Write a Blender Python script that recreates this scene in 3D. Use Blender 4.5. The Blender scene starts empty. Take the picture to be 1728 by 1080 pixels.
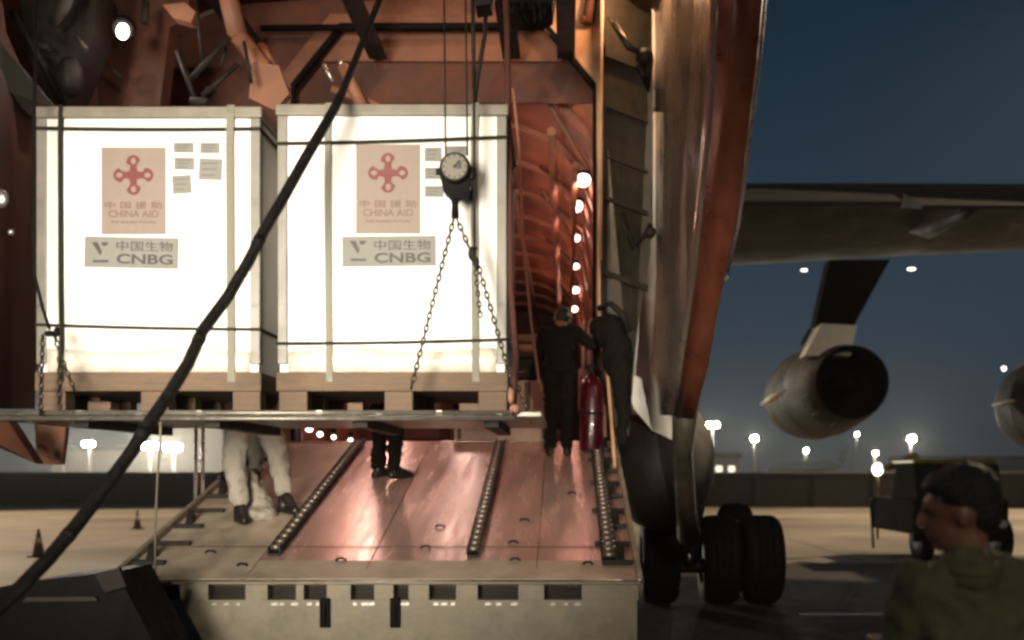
import bpy, bmesh, math, random
from mathutils import Vector, Matrix
random.seed(7)
SC = bpy.context.scene
COL = SC.collection
PI = math.pi
V = Vector

# ------------------------------------------------------------------ camera
F = 1800.0; PX = 955.0; PY = 800.0; EYE = 1.75      # measured from the photo (1728 px wide)
cam = bpy.data.cameras.new('camera'); cob = bpy.data.objects.new('camera', cam); COL.objects.link(cob)
cob.location = (0, 0, EYE); cob.rotation_euler = (math.radians(90), 0, 0)
cam.sensor_width = 36; cam.lens = F / 1728 * 36
cam.shift_x = (864 - PX) / 1728; cam.shift_y = (PY - 540) / 1728
cam.clip_end = 3000; cam.clip_start = 0.05
cam.dof.use_dof = True; cam.dof.focus_distance = 7.2; cam.dof.aperture_fstop = 1.5
SC.camera = cob
SC.view_settings.view_transform = 'Standard'; SC.view_settings.look = 'None'
SC.view_settings.gamma = 1; SC.view_settings.exposure = 0
SC.cycles.filter_width = 2.9
SC.cycles.use_denoising = True
SC.cycles.max_bounces = 6; SC.cycles.sample_clamp_indirect = 4

# ------------------------------------------------------------------ night sky
W = bpy.data.worlds.new('World'); SC.world = W; W.use_nodes = True
wn = W.node_tree.nodes; wl = W.node_tree.links
bg = wn['Background']
sky = wn.new('ShaderNodeTexSky'); sky.sky_type = 'NISHITA'; sky.sun_disc = False
sky.sun_elevation = math.radians(-5.0); sky.sun_rotation = math.radians(200)
sky.air_density = 1.0; sky.dust_density = 2.0
hs = wn.new('ShaderNodeHueSaturation'); hs.inputs['Saturation'].default_value = 0.0
tint = wn.new('ShaderNodeMix'); tint.data_type = 'RGBA'; tint.blend_type = 'MULTIPLY'
tint.inputs[0].default_value = 1.0
# clear night air is deep blue overhead and grey where the town's light hangs at the horizon
tc = wn.new('ShaderNodeTexCoord'); sx = wn.new('ShaderNodeSeparateXYZ'); cr = wn.new('ShaderNodeValToRGB')
wl.new(tc.outputs['Generated'], sx.inputs[0]); wl.new(sx.outputs['Z'], cr.inputs[0])
el = cr.color_ramp.elements
el[0].position = 0.0; el[0].color = (.024, .031, .038, 1)
el[1].position = 1.0; el[1].color = (.003, .009, .018, 1)
for p_, c_ in ((.05, (.017, .030, .045, 1)), (.12, (.010, .028, .050, 1)), (.22, (.006, .026, .050, 1)), (.42, (.001, .016, .032, 1))):
    e_ = el.new(p_); e_.color = c_
ad = wn.new('ShaderNodeMix'); ad.data_type = 'RGBA'; ad.blend_type = 'ADD'; ad.inputs[0].default_value = 1.0
wl.new(sky.outputs[0], ad.inputs[6]); wl.new(cr.outputs[0], ad.inputs[7])
mul = wn.new('ShaderNodeMix'); mul.data_type = 'RGBA'; mul.inputs[0].default_value = 0.0
wl.new(ad.outputs[2], bg.inputs[0]); bg.inputs[1].default_value = 1.0
# the twilight sky itself is scaled down to night
sc_ = wn.new('ShaderNodeVectorMath'); sc_.operation = 'SCALE'; sc_.inputs['Scale'].default_value = 0.05
wl.new(sky.outputs[0], sc_.inputs[0]); wl.new(sc_.outputs[0], ad.inputs[6])

# ------------------------------------------------------------------ lamps of the place, with a few added fills
def aim(o, target):
    o.rotation_euler = (V(target) - V(o.location)).to_track_quat('-Z', 'Y').to_euler()
def lamp(kind, name, loc, power, col, size=.1, target=None, spot=None, blend=.5):
    l = bpy.data.lights.new(name, kind); l.energy = power; l.color = col
    if kind == 'SPOT': l.spot_size = math.radians(spot); l.spot_blend = blend; l.shadow_soft_size = size
    elif kind == 'POINT': l.shadow_soft_size = size
    elif kind == 'AREA': l.size = size
    elif kind == 'SUN': l.angle = size
    o = bpy.data.objects.new(name, l); COL.objects.link(o); o.location = loc
    if target is not None: aim(o, target)
    return o
FLOOD = lamp('SPOT', 'work_floodlight', (-2.45, -0.8, 2.7), 5600, (1, .90, .74), 1.2, (-1.85, 6.6, 3.02), 36, .40)
lamp('SUN', 'moonlike_fill', (0, 0, 40), 0.012, (.7, .8, 1), .02, (8, 18, 0))  # faint cool fill, added in place of moonlight
WARM = (1, .73, .48)
lamp('SPOT', 'apron_mast_light_right', (34, 46, 24), 62000, WARM, .5, (16, 37, 0), 78, .45)
lamp('SPOT', 'apron_mast_light_left', (-34, 52, 24), 40000, WARM, .5, (-13, 34, 0), 78, .45)
lamp('SPOT', 'apron_mast_light_rear', (4, -34, 12.5), 13000, (1, .82, .60), .5, (1, 12, 3), 60, .5)
lamp('POINT', 'tail_dome_light', (0.62, 10.2, 6.5), 60, (1, .56, .30), .09)
lamp('POINT', 'tail_fill_light', (-1.6, 8.6, 6.2), 42, (1, .42, .24), .12)  # added fill without a fitting, warms the header and ramp
PINK = (1, .50, .38)
lamp('SPOT', 'fairing_fill_spot', (1.35, -2.2, 3.05), 3000, (1, .93, .80), .08, (1.0, 12, 2.75), 13, .7)  # added narrow fill that brightens the fairing and hull side; no real lamp there

# ------------------------------------------------------------------ helpers
def P(px, py, Y):
    return V(((px - PX) / F * Y, Y, EYE - (py - PY) / F * Y))

def mat(name, col, rough=.6, metal=0., scale=6., var=.25, bump=.0, col2=None, coat=0., stretch=(1, 1, 1), rvar=.15, spec=None):
    m = bpy.data.materials.new(name); m.use_nodes = True
    n = m.node_tree.nodes; l = m.node_tree.links; b = n['Principled BSDF']
    t = n.new('ShaderNodeTexCoord'); mp = n.new('ShaderNodeMapping'); mp.inputs['Scale'].default_value = stretch
    l.new(t.outputs['Object'], mp.inputs[0])
    nz = n.new('ShaderNodeTexNoise'); nz.inputs['Scale'].default_value = scale; nz.inputs['Detail'].default_value = 6
    nz.inputs['Roughness'].default_value = .65; l.new(mp.outputs[0], nz.inputs['Vector'])
    r = n.new('ShaderNodeValToRGB'); l.new(nz.outputs[0], r.inputs[0])
    c2 = col2 or tuple(min(1, c * (1 + var)) for c in col)
    r.color_ramp.elements[0].position = .32; r.color_ramp.elements[1].position = .68
    r.color_ramp.elements[0].color = (*[c * (1 - var) for c in col], 1)
    r.color_ramp.elements[1].color = (*c2, 1)
    l.new(r.outputs[0], b.inputs['Base Color'])
    mr = n.new('ShaderNodeMapRange'); l.new(nz.outputs[0], mr.inputs[0])
    mr.inputs[1].default_value = .3; mr.inputs[2].default_value = .7
    mr.inputs[3].default_value = max(.03, rough - rvar); mr.inputs[4].default_value = min(1, rough + rvar)
    l.new(mr.outputs[0], b.inputs['Roughness']); b.inputs['Metallic'].default_value = metal
    b.inputs['Coat Weight'].default_value = coat
    if spec is not None: b.inputs['Specular IOR Level'].default_value = spec
    if bump:
        n2 = n.new('ShaderNodeTexNoise'); n2.inputs['Scale'].default_value = scale * 3; n2.inputs['Detail'].default_value = 4
        l.new(mp.outputs[0], n2.inputs['Vector'])
        bp = n.new('ShaderNodeBump'); bp.inputs['Strength'].default_value = bump; bp.inputs['Distance'].default_value = .02
        l.new(n2.outputs[0], bp.inputs['Height']); l.new(bp.outputs[0], b.inputs['Normal'])
    return m
def glow(name, col, strength):
    m = bpy.data.materials.new(name); m.use_nodes = True
    b = m.node_tree.nodes['Principled BSDF']
    b.inputs['Base Color'].default_value = (.8, .8, .8, 1)
    b.inputs['Emission Color'].default_value = (*col, 1); b.inputs['Emission Strength'].default_value = strength
    return m

class MB:
    def __init__(s): s.bm = bmesh.new(); s.smooth = False
    def box(s, a, b, bev=0.0, M=None):
        a = V(a); b = V(b); g = bmesh.ops.create_cube(s.bm, size=1)
        for v in g['verts']:
            v.co = V(((a.x + b.x) / 2 + v.co.x * (b.x - a.x), (a.y + b.y) / 2 + v.co.y * (b.y - a.y), (a.z + b.z) / 2 + v.co.z * (b.z - a.z)))
        if bev:
            es = list({e for v in g['verts'] for e in v.link_edges})
            r = bmesh.ops.bevel(s.bm, geom=es, offset=bev, segments=2, affect='EDGES', profile=.5)
            vs = {v for f in r['faces'] for v in f.verts} | {v for v in g['verts'] if v.is_valid}
        else: vs = set(g['verts'])
        if M is not None:
            for v in vs: v.co = M @ v.co
        return s
    def tube(s, pts, r, seg=8, cap=True):
        pts = [V(p) for p in pts]; n = len(pts)
        rs = r if isinstance(r, (list, tuple)) else [r] * n
        rings = []; up = None
        for i, p in enumerate(pts):
            d = (pts[min(i + 1, n - 1)] - pts[max(i - 1, 0)]).normalized()
            if up is None: up = V((0, 0, 1)) if abs(d.z) < .9 else V((1, 0, 0))
            a = d.cross(up).normalized(); b = a.cross(d).normalized(); up = b
            rings.append([s.bm.verts.new(p + (a * math.cos(2 * PI * k / seg) + b * math.sin(2 * PI * k / seg)) * rs[i]) for k in range(seg)])
        for i in range(n - 1):
            for k in range(seg):
                f = s.bm.faces.new((rings[i][k], rings[i][(k + 1) % seg], rings[i + 1][(k + 1) % seg], rings[i + 1][k])); f.smooth = True
        if cap:
            s.bm.faces.new(rings[0][::-1]); s.bm.faces.new(rings[-1])
        return s
    def prism(s, poly, d):            # closed polygon of 3-D points, extruded by vector d
        d = V(d); a = [s.bm.verts.new(V(p)) for p in poly]; b = [s.bm.verts.new(V(p) + d) for p in poly]
        s.bm.faces.new(a); s.bm.faces.new(b[::-1]); n = len(a)
        for i in range(n): s.bm.faces.new((a[i], b[i], b[(i + 1) % n], a[(i + 1) % n]))
        return s
    def grid(s, rows, smooth=True, close=False):
        R = [[s.bm.verts.new(V(p)) for p in r] for r in rows]
        for i in range(len(R) - 1):
            m = len(R[i])
            for k in range(m if close else m - 1):
                f = s.bm.faces.new((R[i][k], R[i][(k + 1) % m], R[i + 1][(k + 1) % m], R[i + 1][k])); f.smooth = smooth
        return R
    def ball(s, c, r, sub=2):
        r = V(r) if not isinstance(r, (int, float)) else V((r, r, r))
        g = bmesh.ops.create_icosphere(s.bm, subdivisions=sub, radius=1)
        for v in g['verts']:
            v.co = V(c) + V((v.co.x * r.x, v.co.y * r.y, v.co.z * r.z))
            for f in v.link_faces: f.smooth = True
        return s
    def build(s, name, m, parent=None, solid=0, keep=False):
        bmesh.ops.recalc_face_normals(s.bm, faces=s.bm.faces[:])
        if solid:
            bmesh.ops.solidify(s.bm, geom=s.bm.faces[:], thickness=solid)
            bmesh.ops.recalc_face_normals(s.bm, faces=s.bm.faces[:])
        me = bpy.data.meshes.new(name); s.bm.to_mesh(me); s.bm.free()
        return place(name, me, m, parent)
def sep(b, name, m, parent, solid=0):
    """every loose piece becomes an object of its own"""
    bm = b.bm; bm.verts.ensure_lookup_table(); seen = set()
    for v in list(bm.verts):
        if v in seen: continue
        st_ = [v]; isl = []; seen.add(v)
        while st_:
            u = st_.pop(); isl.append(u)
            for e in u.link_edges:
                w = e.other_vert(u)
                if w not in seen: seen.add(w); st_.append(w)
        n = MB(); mp = {u: n.bm.verts.new(u.co) for u in isl}
        for f in {f for u in isl for f in u.link_faces}:
            g = n.bm.faces.new([mp[u] for u in f.verts]); g.smooth = f.smooth
        o = n.build(name, m, parent, solid)
    bm.free(); return o
def wloc(o):
    p = V((0, 0, 0))
    while o: p += V(o.location); o = o.parent
    return p
def place(name, me, m, parent=None, base=False):
    xs = [v.co for v in me.vertices]
    lo = V((min(v.x for v in xs), min(v.y for v in xs), min(v.z for v in xs))); hi = V((max(v.x for v in xs), max(v.y for v in xs), max(v.z for v in xs)))
    c = (lo + hi) / 2
    if parent is None: c.z = lo.z
    me.transform(Matrix.Translation(-c))
    o = bpy.data.objects.new(name, me); COL.objects.link(o)
    if m: me.materials.append(m)
    o.location = c
    if parent: o.parent = parent; o.location = c - wloc(parent)
    return o
def tag(o, label=None, cat=None, group=None, kind=None):
    if label: o['label'] = label
    if cat: o['category'] = cat
    if group: o['group'] = group
    if kind: o['kind'] = kind
    return o
def thing(name, loc, label, cat, group=None):
    o = bpy.data.objects.new(name, None); COL.objects.link(o); o.location = loc; o.empty_display_size = .2
    return tag(o, label, cat, group)
def copy_tree(o, parent=None):
    c = o.copy(); COL.objects.link(c)
    if parent: c.parent = parent
    for ch in list(o.children): copy_tree(ch, c)
    return c
def blob(name, parts, m, parent=None, voxel=.012, smooth=4, disp=0, dscale=.05):
    """one continuous surface grown from tapered limbs and ellipsoids"""
    b = MB()
    for q in parts:
        if q[0] == 'c':
            _, p0, r0, p1, r1 = q; p0 = V(p0); p1 = V(p1); L = (p1 - p0).length
            n = max(2, int(L / (min(r0, r1) * .55)) + 1)
            for i in range(n + 1):
                t = i / n; b.ball(p0.lerp(p1, t), r0 + (r1 - r0) * t, 1 if max(r0, r1) < .03 else 2)
        else:
            _, c, r = q[:3]
            if len(q) > 3:
                g = bmesh.ops.create_icosphere(b.bm, subdivisions=3, radius=1); M = q[3]
                for v in g['verts']: v.co = V(c) + M @ V((v.co.x * r[0], v.co.y * r[1], v.co.z * r[2]))
            else: b.ball(c, r, 3)
    me = bpy.data.meshes.new('tmp'); b.bm.to_mesh(me); b.bm.free()
    o = bpy.data.objects.new('tmp', me); COL.objects.link(o)
    rm = o.modifiers.new('r', 'REMESH'); rm.mode = 'VOXEL'; rm.voxel_size = voxel
    sm = o.modifiers.new('s', 'SMOOTH'); sm.iterations = smooth; sm.factor = .5
    if disp:
        tx = bpy.data.textures.new('cl', 'CLOUDS'); tx.noise_scale = dscale
        dm = o.modifiers.new('d', 'DISPLACE'); dm.texture = tx; dm.strength = disp; dm.mid_level = .5; dm.texture_coords = 'GLOBAL'
    dg = bpy.context.evaluated_depsgraph_get(); dg.update()
    nm = bpy.data.meshes.new_from_object(o.evaluated_get(dg)); nm.name = name
    bpy.data.objects.remove(o)
    for f in nm.polygons: f.use_smooth = True
    nm.materials.clear()
    return place(name, nm, m, parent)
def text_mesh(body, size, at, width=None, thick=.001, bold=0.0, rot=0.0):
    """lettering facing the camera side (-Y) as mesh vertices; centred on `at`"""
    cu = bpy.data.curves.new('t', 'FONT'); cu.body = body; cu.size = size; cu.align_x = 'CENTER'; cu.align_y = 'CENTER'
    cu.extrude = thick; cu.offset = bold; cu.resolution_u = 3
    o = bpy.data.objects.new('t', cu); COL.objects.link(o)
    dg = bpy.context.evaluated_depsgraph_get(); dg.update()
    me = bpy.data.meshes.new_from_object(o.evaluated_get(dg)); bpy.data.objects.remove(o)
    if len(me.vertices) == 0: return None
    x0 = min(v.co.x for v in me.vertices); x1 = max(v.co.x for v in me.vertices)
    y0 = min(v.co.y for v in me.vertices); y1 = max(v.co.y for v in me.vertices)
    k = (width / (x1 - x0)) if width else 1
    ky = size / (y1 - y0)
    for v in me.vertices:
        x = (v.co.x - (x0 + x1) / 2) * k; y = (v.co.y - (y0 + y1) / 2) * ky; z = v.co.z
        v.co = V(at) + V((x * math.cos(rot) - y * math.sin(rot), -z, x * math.sin(rot) + y * math.cos(rot)))
    return me

# ------------------------------------------------------------------ materials
M = dict(
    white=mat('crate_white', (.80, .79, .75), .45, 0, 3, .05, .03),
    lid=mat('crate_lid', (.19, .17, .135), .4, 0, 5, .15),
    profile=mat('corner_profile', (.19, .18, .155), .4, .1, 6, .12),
    strap=mat('strap_dark', (.020, .018, .012), .8, 0, 30, .3, spec=.15),
    strapg=mat('strap_grey', (.17, .16, .12), .6, 0, 30, .15),
    wood=mat('pallet_wood', (.135, .088, .055), .75, 0, 5, .35, .2, stretch=(1, 6, 6)),
    alu=mat('alu', (.22, .20, .17), .36, .55, 8, .25, .05),
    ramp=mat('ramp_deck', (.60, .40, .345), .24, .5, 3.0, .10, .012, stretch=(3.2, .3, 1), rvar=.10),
    rampf=mat('ramp_face', (.24, .21, .155), .6, .1, 7, .3, .1),
    dark=mat('dark_metal', (.014, .011, .009), .6, .0, 9, .5, .1, spec=.2),
    black=mat('black_rubber', (.005, .0045, .004), .7, 0, 12, .4, .1, spec=.12),
    tyre=mat('tyre', (.004, .004, .004), .75, 0, 20, .4, .15, spec=.15),
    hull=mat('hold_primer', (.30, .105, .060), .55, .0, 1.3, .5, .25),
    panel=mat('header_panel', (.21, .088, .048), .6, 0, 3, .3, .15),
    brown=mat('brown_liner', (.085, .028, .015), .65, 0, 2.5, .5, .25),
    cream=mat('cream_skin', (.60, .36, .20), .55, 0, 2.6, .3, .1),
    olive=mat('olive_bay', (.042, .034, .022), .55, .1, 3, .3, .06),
    petal=mat('petal_skin', (.20, .165, .14), .24, .5, 1.6, .20, .08, stretch=(1, 1, .6)),
    red=mat('red_flange', (.115, .034, .018), .36, .1, 3, .3, .1),
    silver=mat('silver_edge', (.50, .47, .45), .3, .8, 8, .2),
    pale=mat('pale_hull', (.72, .68, .58), .5, .1, 2, .12, .05),
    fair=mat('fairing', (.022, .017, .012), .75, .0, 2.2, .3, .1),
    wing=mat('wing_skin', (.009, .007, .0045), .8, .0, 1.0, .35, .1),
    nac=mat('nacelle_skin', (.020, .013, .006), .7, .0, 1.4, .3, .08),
    soot=mat('exhaust_soot', (.006, .006, .006), .9, 0, 3, .3, spec=.05),
    chain=mat('chain_steel', (.05, .042, .032), .4, .8, 20, .4),
    cable=mat('cable_rubber', (.006, .005, .0045), .55, 0, 20, .4, .1, spec=.2),
    paper=mat('grey_sheet', (.20, .195, .175), .7, 0, 14, .12),
    poster=mat('poster_sheet', (.235, .185, .155), .7, 0, 9, .1),
    emblem=mat('emblem_red', (.14, .026, .022), .6, 0, 12, .15),
    ink=mat('sign_ink', (.045, .042, .04), .6, 0, 20, .2),
    inkr=mat('poster_ink', (.14, .07, .05), .6, 0, 20, .2),
    gauge=mat('gauge_face', (.14, .13, .10), .5, .1, 20, .2),
    pinkcord=mat('pink_cord', (.40, .18, .13), .6, 0, 20, .2),
    redgloss=mat('red_gloss', (.055, .003, .006), .30, 0, 4, .2, coat=.8),
    carton=mat('carton', (.52, .38, .31), .7, 0, 5, .15, .1),
    skin=mat('skin', (.18, .085, .055), .5, 0, 10, .12),
    hair=mat('hair', (.009, .007, .006), .55, 0, 60, .5, .5),
    shirt=mat('olive_shirt', (.080, .078, .040), .85, 0, 6, .3, .3),
    cdark=mat('dark_cloth', (.010, .008, .0065), .9, 0, 8, .3, .3, spec=.1),
    cwhite=mat('white_trousers', (.33, .30, .25), .8, 0, 6, .12, .3),
    cgrey=mat('grey_trousers', (.16, .15, .13), .85, 0, 6, .2, .3),
    shoe=mat('shoe', (.012, .010, .009), .4, 0, 8, .3),
    yellow=mat('truck_yellow', (.16, .13, .02), .35, .1, 4, .2, coat=.3),
    truck=mat('truck_grey', (.022, .022, .013), .95, .0, 4, .3, spec=.03),
    glass=mat('truck_glass', (.02, .03, .03), .08, 0, 2, .2),
    cone=mat('cone_orange', (.11, .045, .02), .6, 0, 6, .2),
    pole=mat('galvanised_pole', (.30, .29, .26), .5, .5, 3, .15),
    wallm=mat('barrier', (.022, .018, .013), .7, .1, 1.5, .3, .1),
    build=mat('far_building', (.15, .13, .11), .8, 0, .3, .15),
    lineY=mat('apron_paint', (.50, .47, .42), .7, 0, 6, .3),
    lampw=glow('lamp_white', (1, .93, .78), 60),
    rampt=mat('ramp_tan_plate', (.46, .39, .30), .45, .25, 4, .3, .1),
    lampc=glow('lamp_ceiling', (1, .72, .62), 14),
    lampf=glow('lamp_far', (1, .94, .80), 150),
    lampp=glow('lamp_hold', (1, .60, .48), 7),
    lampt=glow('lamp_tail', (1, .88, .84), 30),
    lamps=glow('lamp_small', (1, .90, .76), 5),
    window=glow('lit_window', (1, .86, .62), 1.6),
)
# apron concrete: big cast slabs with tarred joints
def ground_mat():
    m = mat('apron_concrete', (.32, .285, .225), .62, 0, .22, .34, .1)
    n = m.node_tree.nodes; l = m.node_tree.links; b = n['Principled BSDF']
    t = n.new('ShaderNodeTexCoord'); br = n.new('ShaderNodeTexBrick'); l.new(t.outputs['Object'], br.inputs[0])
    br.offset = 0; br.inputs['Scale'].default_value = 1; br.inputs['Brick Width'].default_value = 6; br.inputs['Row Height'].default_value = 6
    br.inputs['Mortar Size'].default_value = .035; br.inputs['Color1'].default_value = (1, 1, 1, 1); br.inputs['Color2'].default_value = (.86, .84, .82, 1)
    br.inputs['Mortar'].default_value = (.3, .3, .3, 1)
    mx = n.new('ShaderNodeMix'); mx.data_type = 'RGBA'; mx.blend_type = 'MULTIPLY'; mx.inputs[0].default_value = 1
    src = b.inputs['Base Color'].links[0].from_socket
    l.new(src, mx.inputs[6]); l.new(br.outputs[0], mx.inputs[7]); l.new(mx.outputs[2], b.inputs['Base Color'])
    return m
M['ground'] = ground_mat()
M['ropered'] = mat('rope_red', (.075, .022, .014), .8, 0, 30, .3, .3)
M['film'] = mat('wrap_film', (.70, .66, .57), .4, 0, 9, .2, .3)
M['rollerm'] = mat('roller_steel', (.20, .165, .135), .3, .7, 8, .3)
M['apron_shade'] = mat('apron_shade', (.014, .011, .010), .85, 0, 3, .3, .2)  # near-black colour carries the aircraft's shade on the apron
M['grass'] = mat('field_grass', (.035, .04, .02), .9, 0, .6, .4, .2)

# ================================================================== SETTING
b = MB(); b.grid([[(-900, -60, 0), (900, -60, 0)], [(-900, 900, 0), (900, 900, 0)]], False)
tag(b.build('apron_ground', M['ground']), kind='structure')
b = MB(); b.grid([[(-900, 66, .012), (900, 66, .012)], [(-900, 890, .012), (900, 890, .012)]], False)
tag(b.build('grass_field', M['grass']), kind='structure')
b = MB()
b.box((2.9, 13.2, .005), (4.6, 13.36, .009)); b.box((-30, 33, .002), (40, 33.16, .006))
tag(b.build('painted_line', M['lineY']), kind='structure')

b = MB(); b.grid([[(.3, -50, .004), (60, -50, .004)], [(.3, 20.9, .004), (60, 20.9, .004)]], False); tag(b.build('apron_shade_sheet', M['apron_shade']), kind='structure')  # dark sheet stands in for the aircraft's shadow on the ground
b = MB(); b.grid([[(-60, -50, .004), (.29, -50, .004)], [(-60, 13.0, .004), (.29, 13.0, .004)]], False); tag(b.build('apron_shade_sheet', M['apron_shade']), kind='structure')  # same painted shade, left of the ramp
# low dark barrier along the far side of the apron
ba = thing('blast_barrier', (0, 58, 0), 'long low dark barrier wall across the far edge of the lit apron', 'barrier')
b = MB(); b.prism([(-75, 66, 0), (75, 49, 0), (75, 49.5, 0), (-75, 66.5, 0)], (0, 0, 1.80)); b.build('barrier_panel', M['wallm'], ba)
b = MB(); b.prism([(-75, 65.9, 1.80), (75, 48.9, 1.80), (75, 49.6, 1.80), (-75, 66.6, 1.80)], (0, 0, .07)); b.build('capping', M['pole'], ba)
b = MB()
for i in range(50):
    x = -74 + i * 3; y = 66 - (x + 75) * 17 / 150
    b.box((x, y - .12, 0), (x + .12, y - .003, 1.79))
sep(b, 'rib', M['wallm'], ba)

# ================================================================== AIRCRAFT
AX = -1.245                                       # centre line
ac = thing('cargo_aircraft', (AX, 12, 0), 'large four engined cargo aircraft with open rear clamshell doors and lowered ramp', 'aircraft')
# ---- ramp
ramp = None
SL = 0.278; Y0, Y1 = 7.0, 10.7; Z0 = 1.05
def rz(Y): return Z0 + SL * (Y - Y0)
XL, XR = -2.975, .486
b = MB(); b.prism([(XL, Y0, Z0), (XL, Y1, rz(Y1)), (XL, Y1, rz(Y1) - .22), (XL, Y0 + .35, Z0 - .18)], (XR - XL, 0, 0))
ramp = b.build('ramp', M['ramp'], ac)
# rear face of the ramp: plate with pockets
s7 = F / 7.0
pk = [(252, 305), (352, 415), (452, 500), (513, 552), (592, 632), (664, 690), (724, 770), (806, 875), (918, 982)]
def x7(px): return (px - PX) / s7
def z7(py): return EYE - (py - PY) / s7
b = MB()
zt, zp0, zp1, zb = Z0 - .003, z7(986), z7(1012), .30
b.box((XL, Y0 - .03, zp0), (XR, Y0 + .10, zt), .008)
b.box((XL + .02, Y0 - .01, zb), (XR - .02, Y0 + .08, zp1 - .001))
edges = [XL + .01] + [e for p in pk for e in (x7(p[0]), x7(p[1]))] + [XR - .01]
for i in range(0, len(edges), 2):
    b.box((edges[i], Y0 - .01, zp1), (edges[i + 1], Y0 + .08, zp0 - .001))
b.build('rear_face', M['rampf'], ramp)
b = MB(); b.box((XL + .03, Y0 + .10, zp1 - .05), (XR - .03, Y0 + .14, zp0 - .01)); b.build('pocket_back', M['dark'], ramp)
for p in (550, 668):
    b = MB(); b.box((x7(p) - .033, Y0 - .045, z7(1058)), (x7(p) + .033, Y0 - .012, z7(1008)), .008)
    b.box((x7(p) - .012, Y0 - .07, z7(1050)), (x7(p) + .012, Y0 - .046, z7(1018)), .004)
    b.build('latch', M['black'], ramp)
b = MB()
for (p0, p1) in pk:
    for q in range(3):
        x = x7(p0 + (p1 - p0) * (.15 + .33 * q + random.uniform(-.06, .06))); b.box((x, Y0 - .014, z7(1021)), (x + random.uniform(.02, .05), Y0 - .0105, z7(1016)))
sep(b, 'stencil_mark', M['silver'], ramp)
b = MB(); b.prism([(XL + .02, 7.02, rz(7.02) + .004), (XL + .02, 10.6, rz(10.6) + .004), (XL + .02, 10.6, rz(10.6) + .001), (XL + .02, 7.02, rz(7.02) + .001)], (.83, 0, 0)); b.build('walkway_plate', M['rampt'], ramp)
b = MB(); b.prism([(XL + .86, 7.02, rz(7.02) + .004), (XL + .86, 7.36, rz(7.36) + .004), (XL + .86, 7.36, rz(7.36) + .001), (XL + .86, 7.02, rz(7.02) + .001)], (2.58, 0, 0)); b.build('hinge_plate', M['rampt'], ramp)
b = MB(); b.tube([(XL, Y0 - .005, Z0 - .004), (XR, Y0 - .005, Z0 - .004)], .012, 8); b.build('nosing', M['alu'], ramp)
# roller tracks
def track(X, ya, yb, w, mm=None):
    b = MB()
    b.prism([(X - w, ya, rz(ya) + .002), (X - w, yb, rz(yb) + .002), (X - w, yb, rz(yb) + .02), (X - w, ya, rz(ya) + .02)], (2 * w, 0, 0))
    for sgn in (-1, 1):
        xx = X + sgn * w
        b.prism([(xx - .006, ya, rz(ya) + .021), (xx - .006, yb, rz(yb) + .021), (xx - .006, yb, rz(yb) + .055), (xx - .006, ya, rz(ya) + .055)], (.012, 0, 0))
    t = b.build('roller_track', M['dark'], ramp)
    b = MB(); n = int((yb - ya) / .118)
    for i in range(n):
        y = ya + .05 + i * (yb - ya - .08) / n
        b.tube([(X - w + .008, y, rz(y) + .048), (X + w - .008, y, rz(y) + .048)], .024, 8)
    sep(b, 'roller', M['rollerm'], ramp)
track(-2.04, 7.45, 10.6, .042); track(-.646, 7.42, 10.6, .042); track(.30, 7.3, 10.5, .05)
# side curbs with hinge brackets
for sgn, X in ((-1, XL), (1, XR)):
    b = MB()
    b.prism([(X - .02, Y0 + .02, rz(Y0)), (X - .02, Y1 - .05, rz(Y1)), (X - .02, Y1 - .05, rz(Y1) + .05), (X - .02, Y0 + .02, rz(Y0) + .05)], (.035, 0, 0))
    k = b.build('side_curb', M['rampf'], ramp)
    for i in range(9):
        y = Y0 + .25 + i * .38
        b = MB(); xi = X - sgn * .03; xo = X - sgn * (.24 + .04 * (i % 2))
        b.box((min(xi, xo), y, rz(y) + .012), (max(xi, xo), y + .05, rz(y) + .045), .004)
        if i % 2 == 0:
            b.prism([(xi - sgn * .05, y + .09, rz(y) + .03), (xi - sgn * .05, y + .2, rz(y) + .05), (xi - sgn * .05, y + .16, rz(y) + .15)], (-sgn * .05, 0, 0))
        b.build('bracket', M['dark'], ramp)
b = MB()
for (X, y) in ((-1.55, 7.35), (-1.0, 7.6), (-.95, 8.05), (-.35, 7.35), (.15, 7.28), (-.32, 8.2), (-2.5, 7.5), (-2.2, 7.25), (-.38, 7.7), (.05, 8.9)):
    b.tube([(X - .035, y, rz(y) + .006), (X - .02, y, rz(y) + .022), (X + .02, y, rz(y) + .022), (X + .035, y, rz(y) + .006)], .009, 6)
sep(b, 'tie_down_ring', M['dark'], ramp)
# deck seams and rivets lines of the ramp
b = MB()
for X in (-1.35, -.2):
    b.prism([(X, 7.2, rz(7.2) + .0015), (X, 10.6, rz(10.6) + .0015), (X, 10.6, rz(10.6) + .005), (X, 7.2, rz(7.2) + .005)], (.006, 0, 0))
for y in (7.62,):
    b.prism([(XL + .3, y, rz(y) + .006), (XL + .3, y + .012, rz(y + .012) + .006), (XL + .3, y + .012, rz(y + .012) + .009), (XL + .3, y, rz(y) + .009)], (3.05, 0, 0))
b.build('deck_seam', M['brown'], ramp)
# support strut of the ramp and its toes
for X in (-2.6, .1):
    b = MB(); b.tube([(X, 7.6, .9), (X, 7.75, .04)], [.06, .05], 10); b.box((X - .15, 7.6, 0), (X + .15, 7.9, .04), .01); b.build('ramp_support', M['dark'], ramp)

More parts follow.
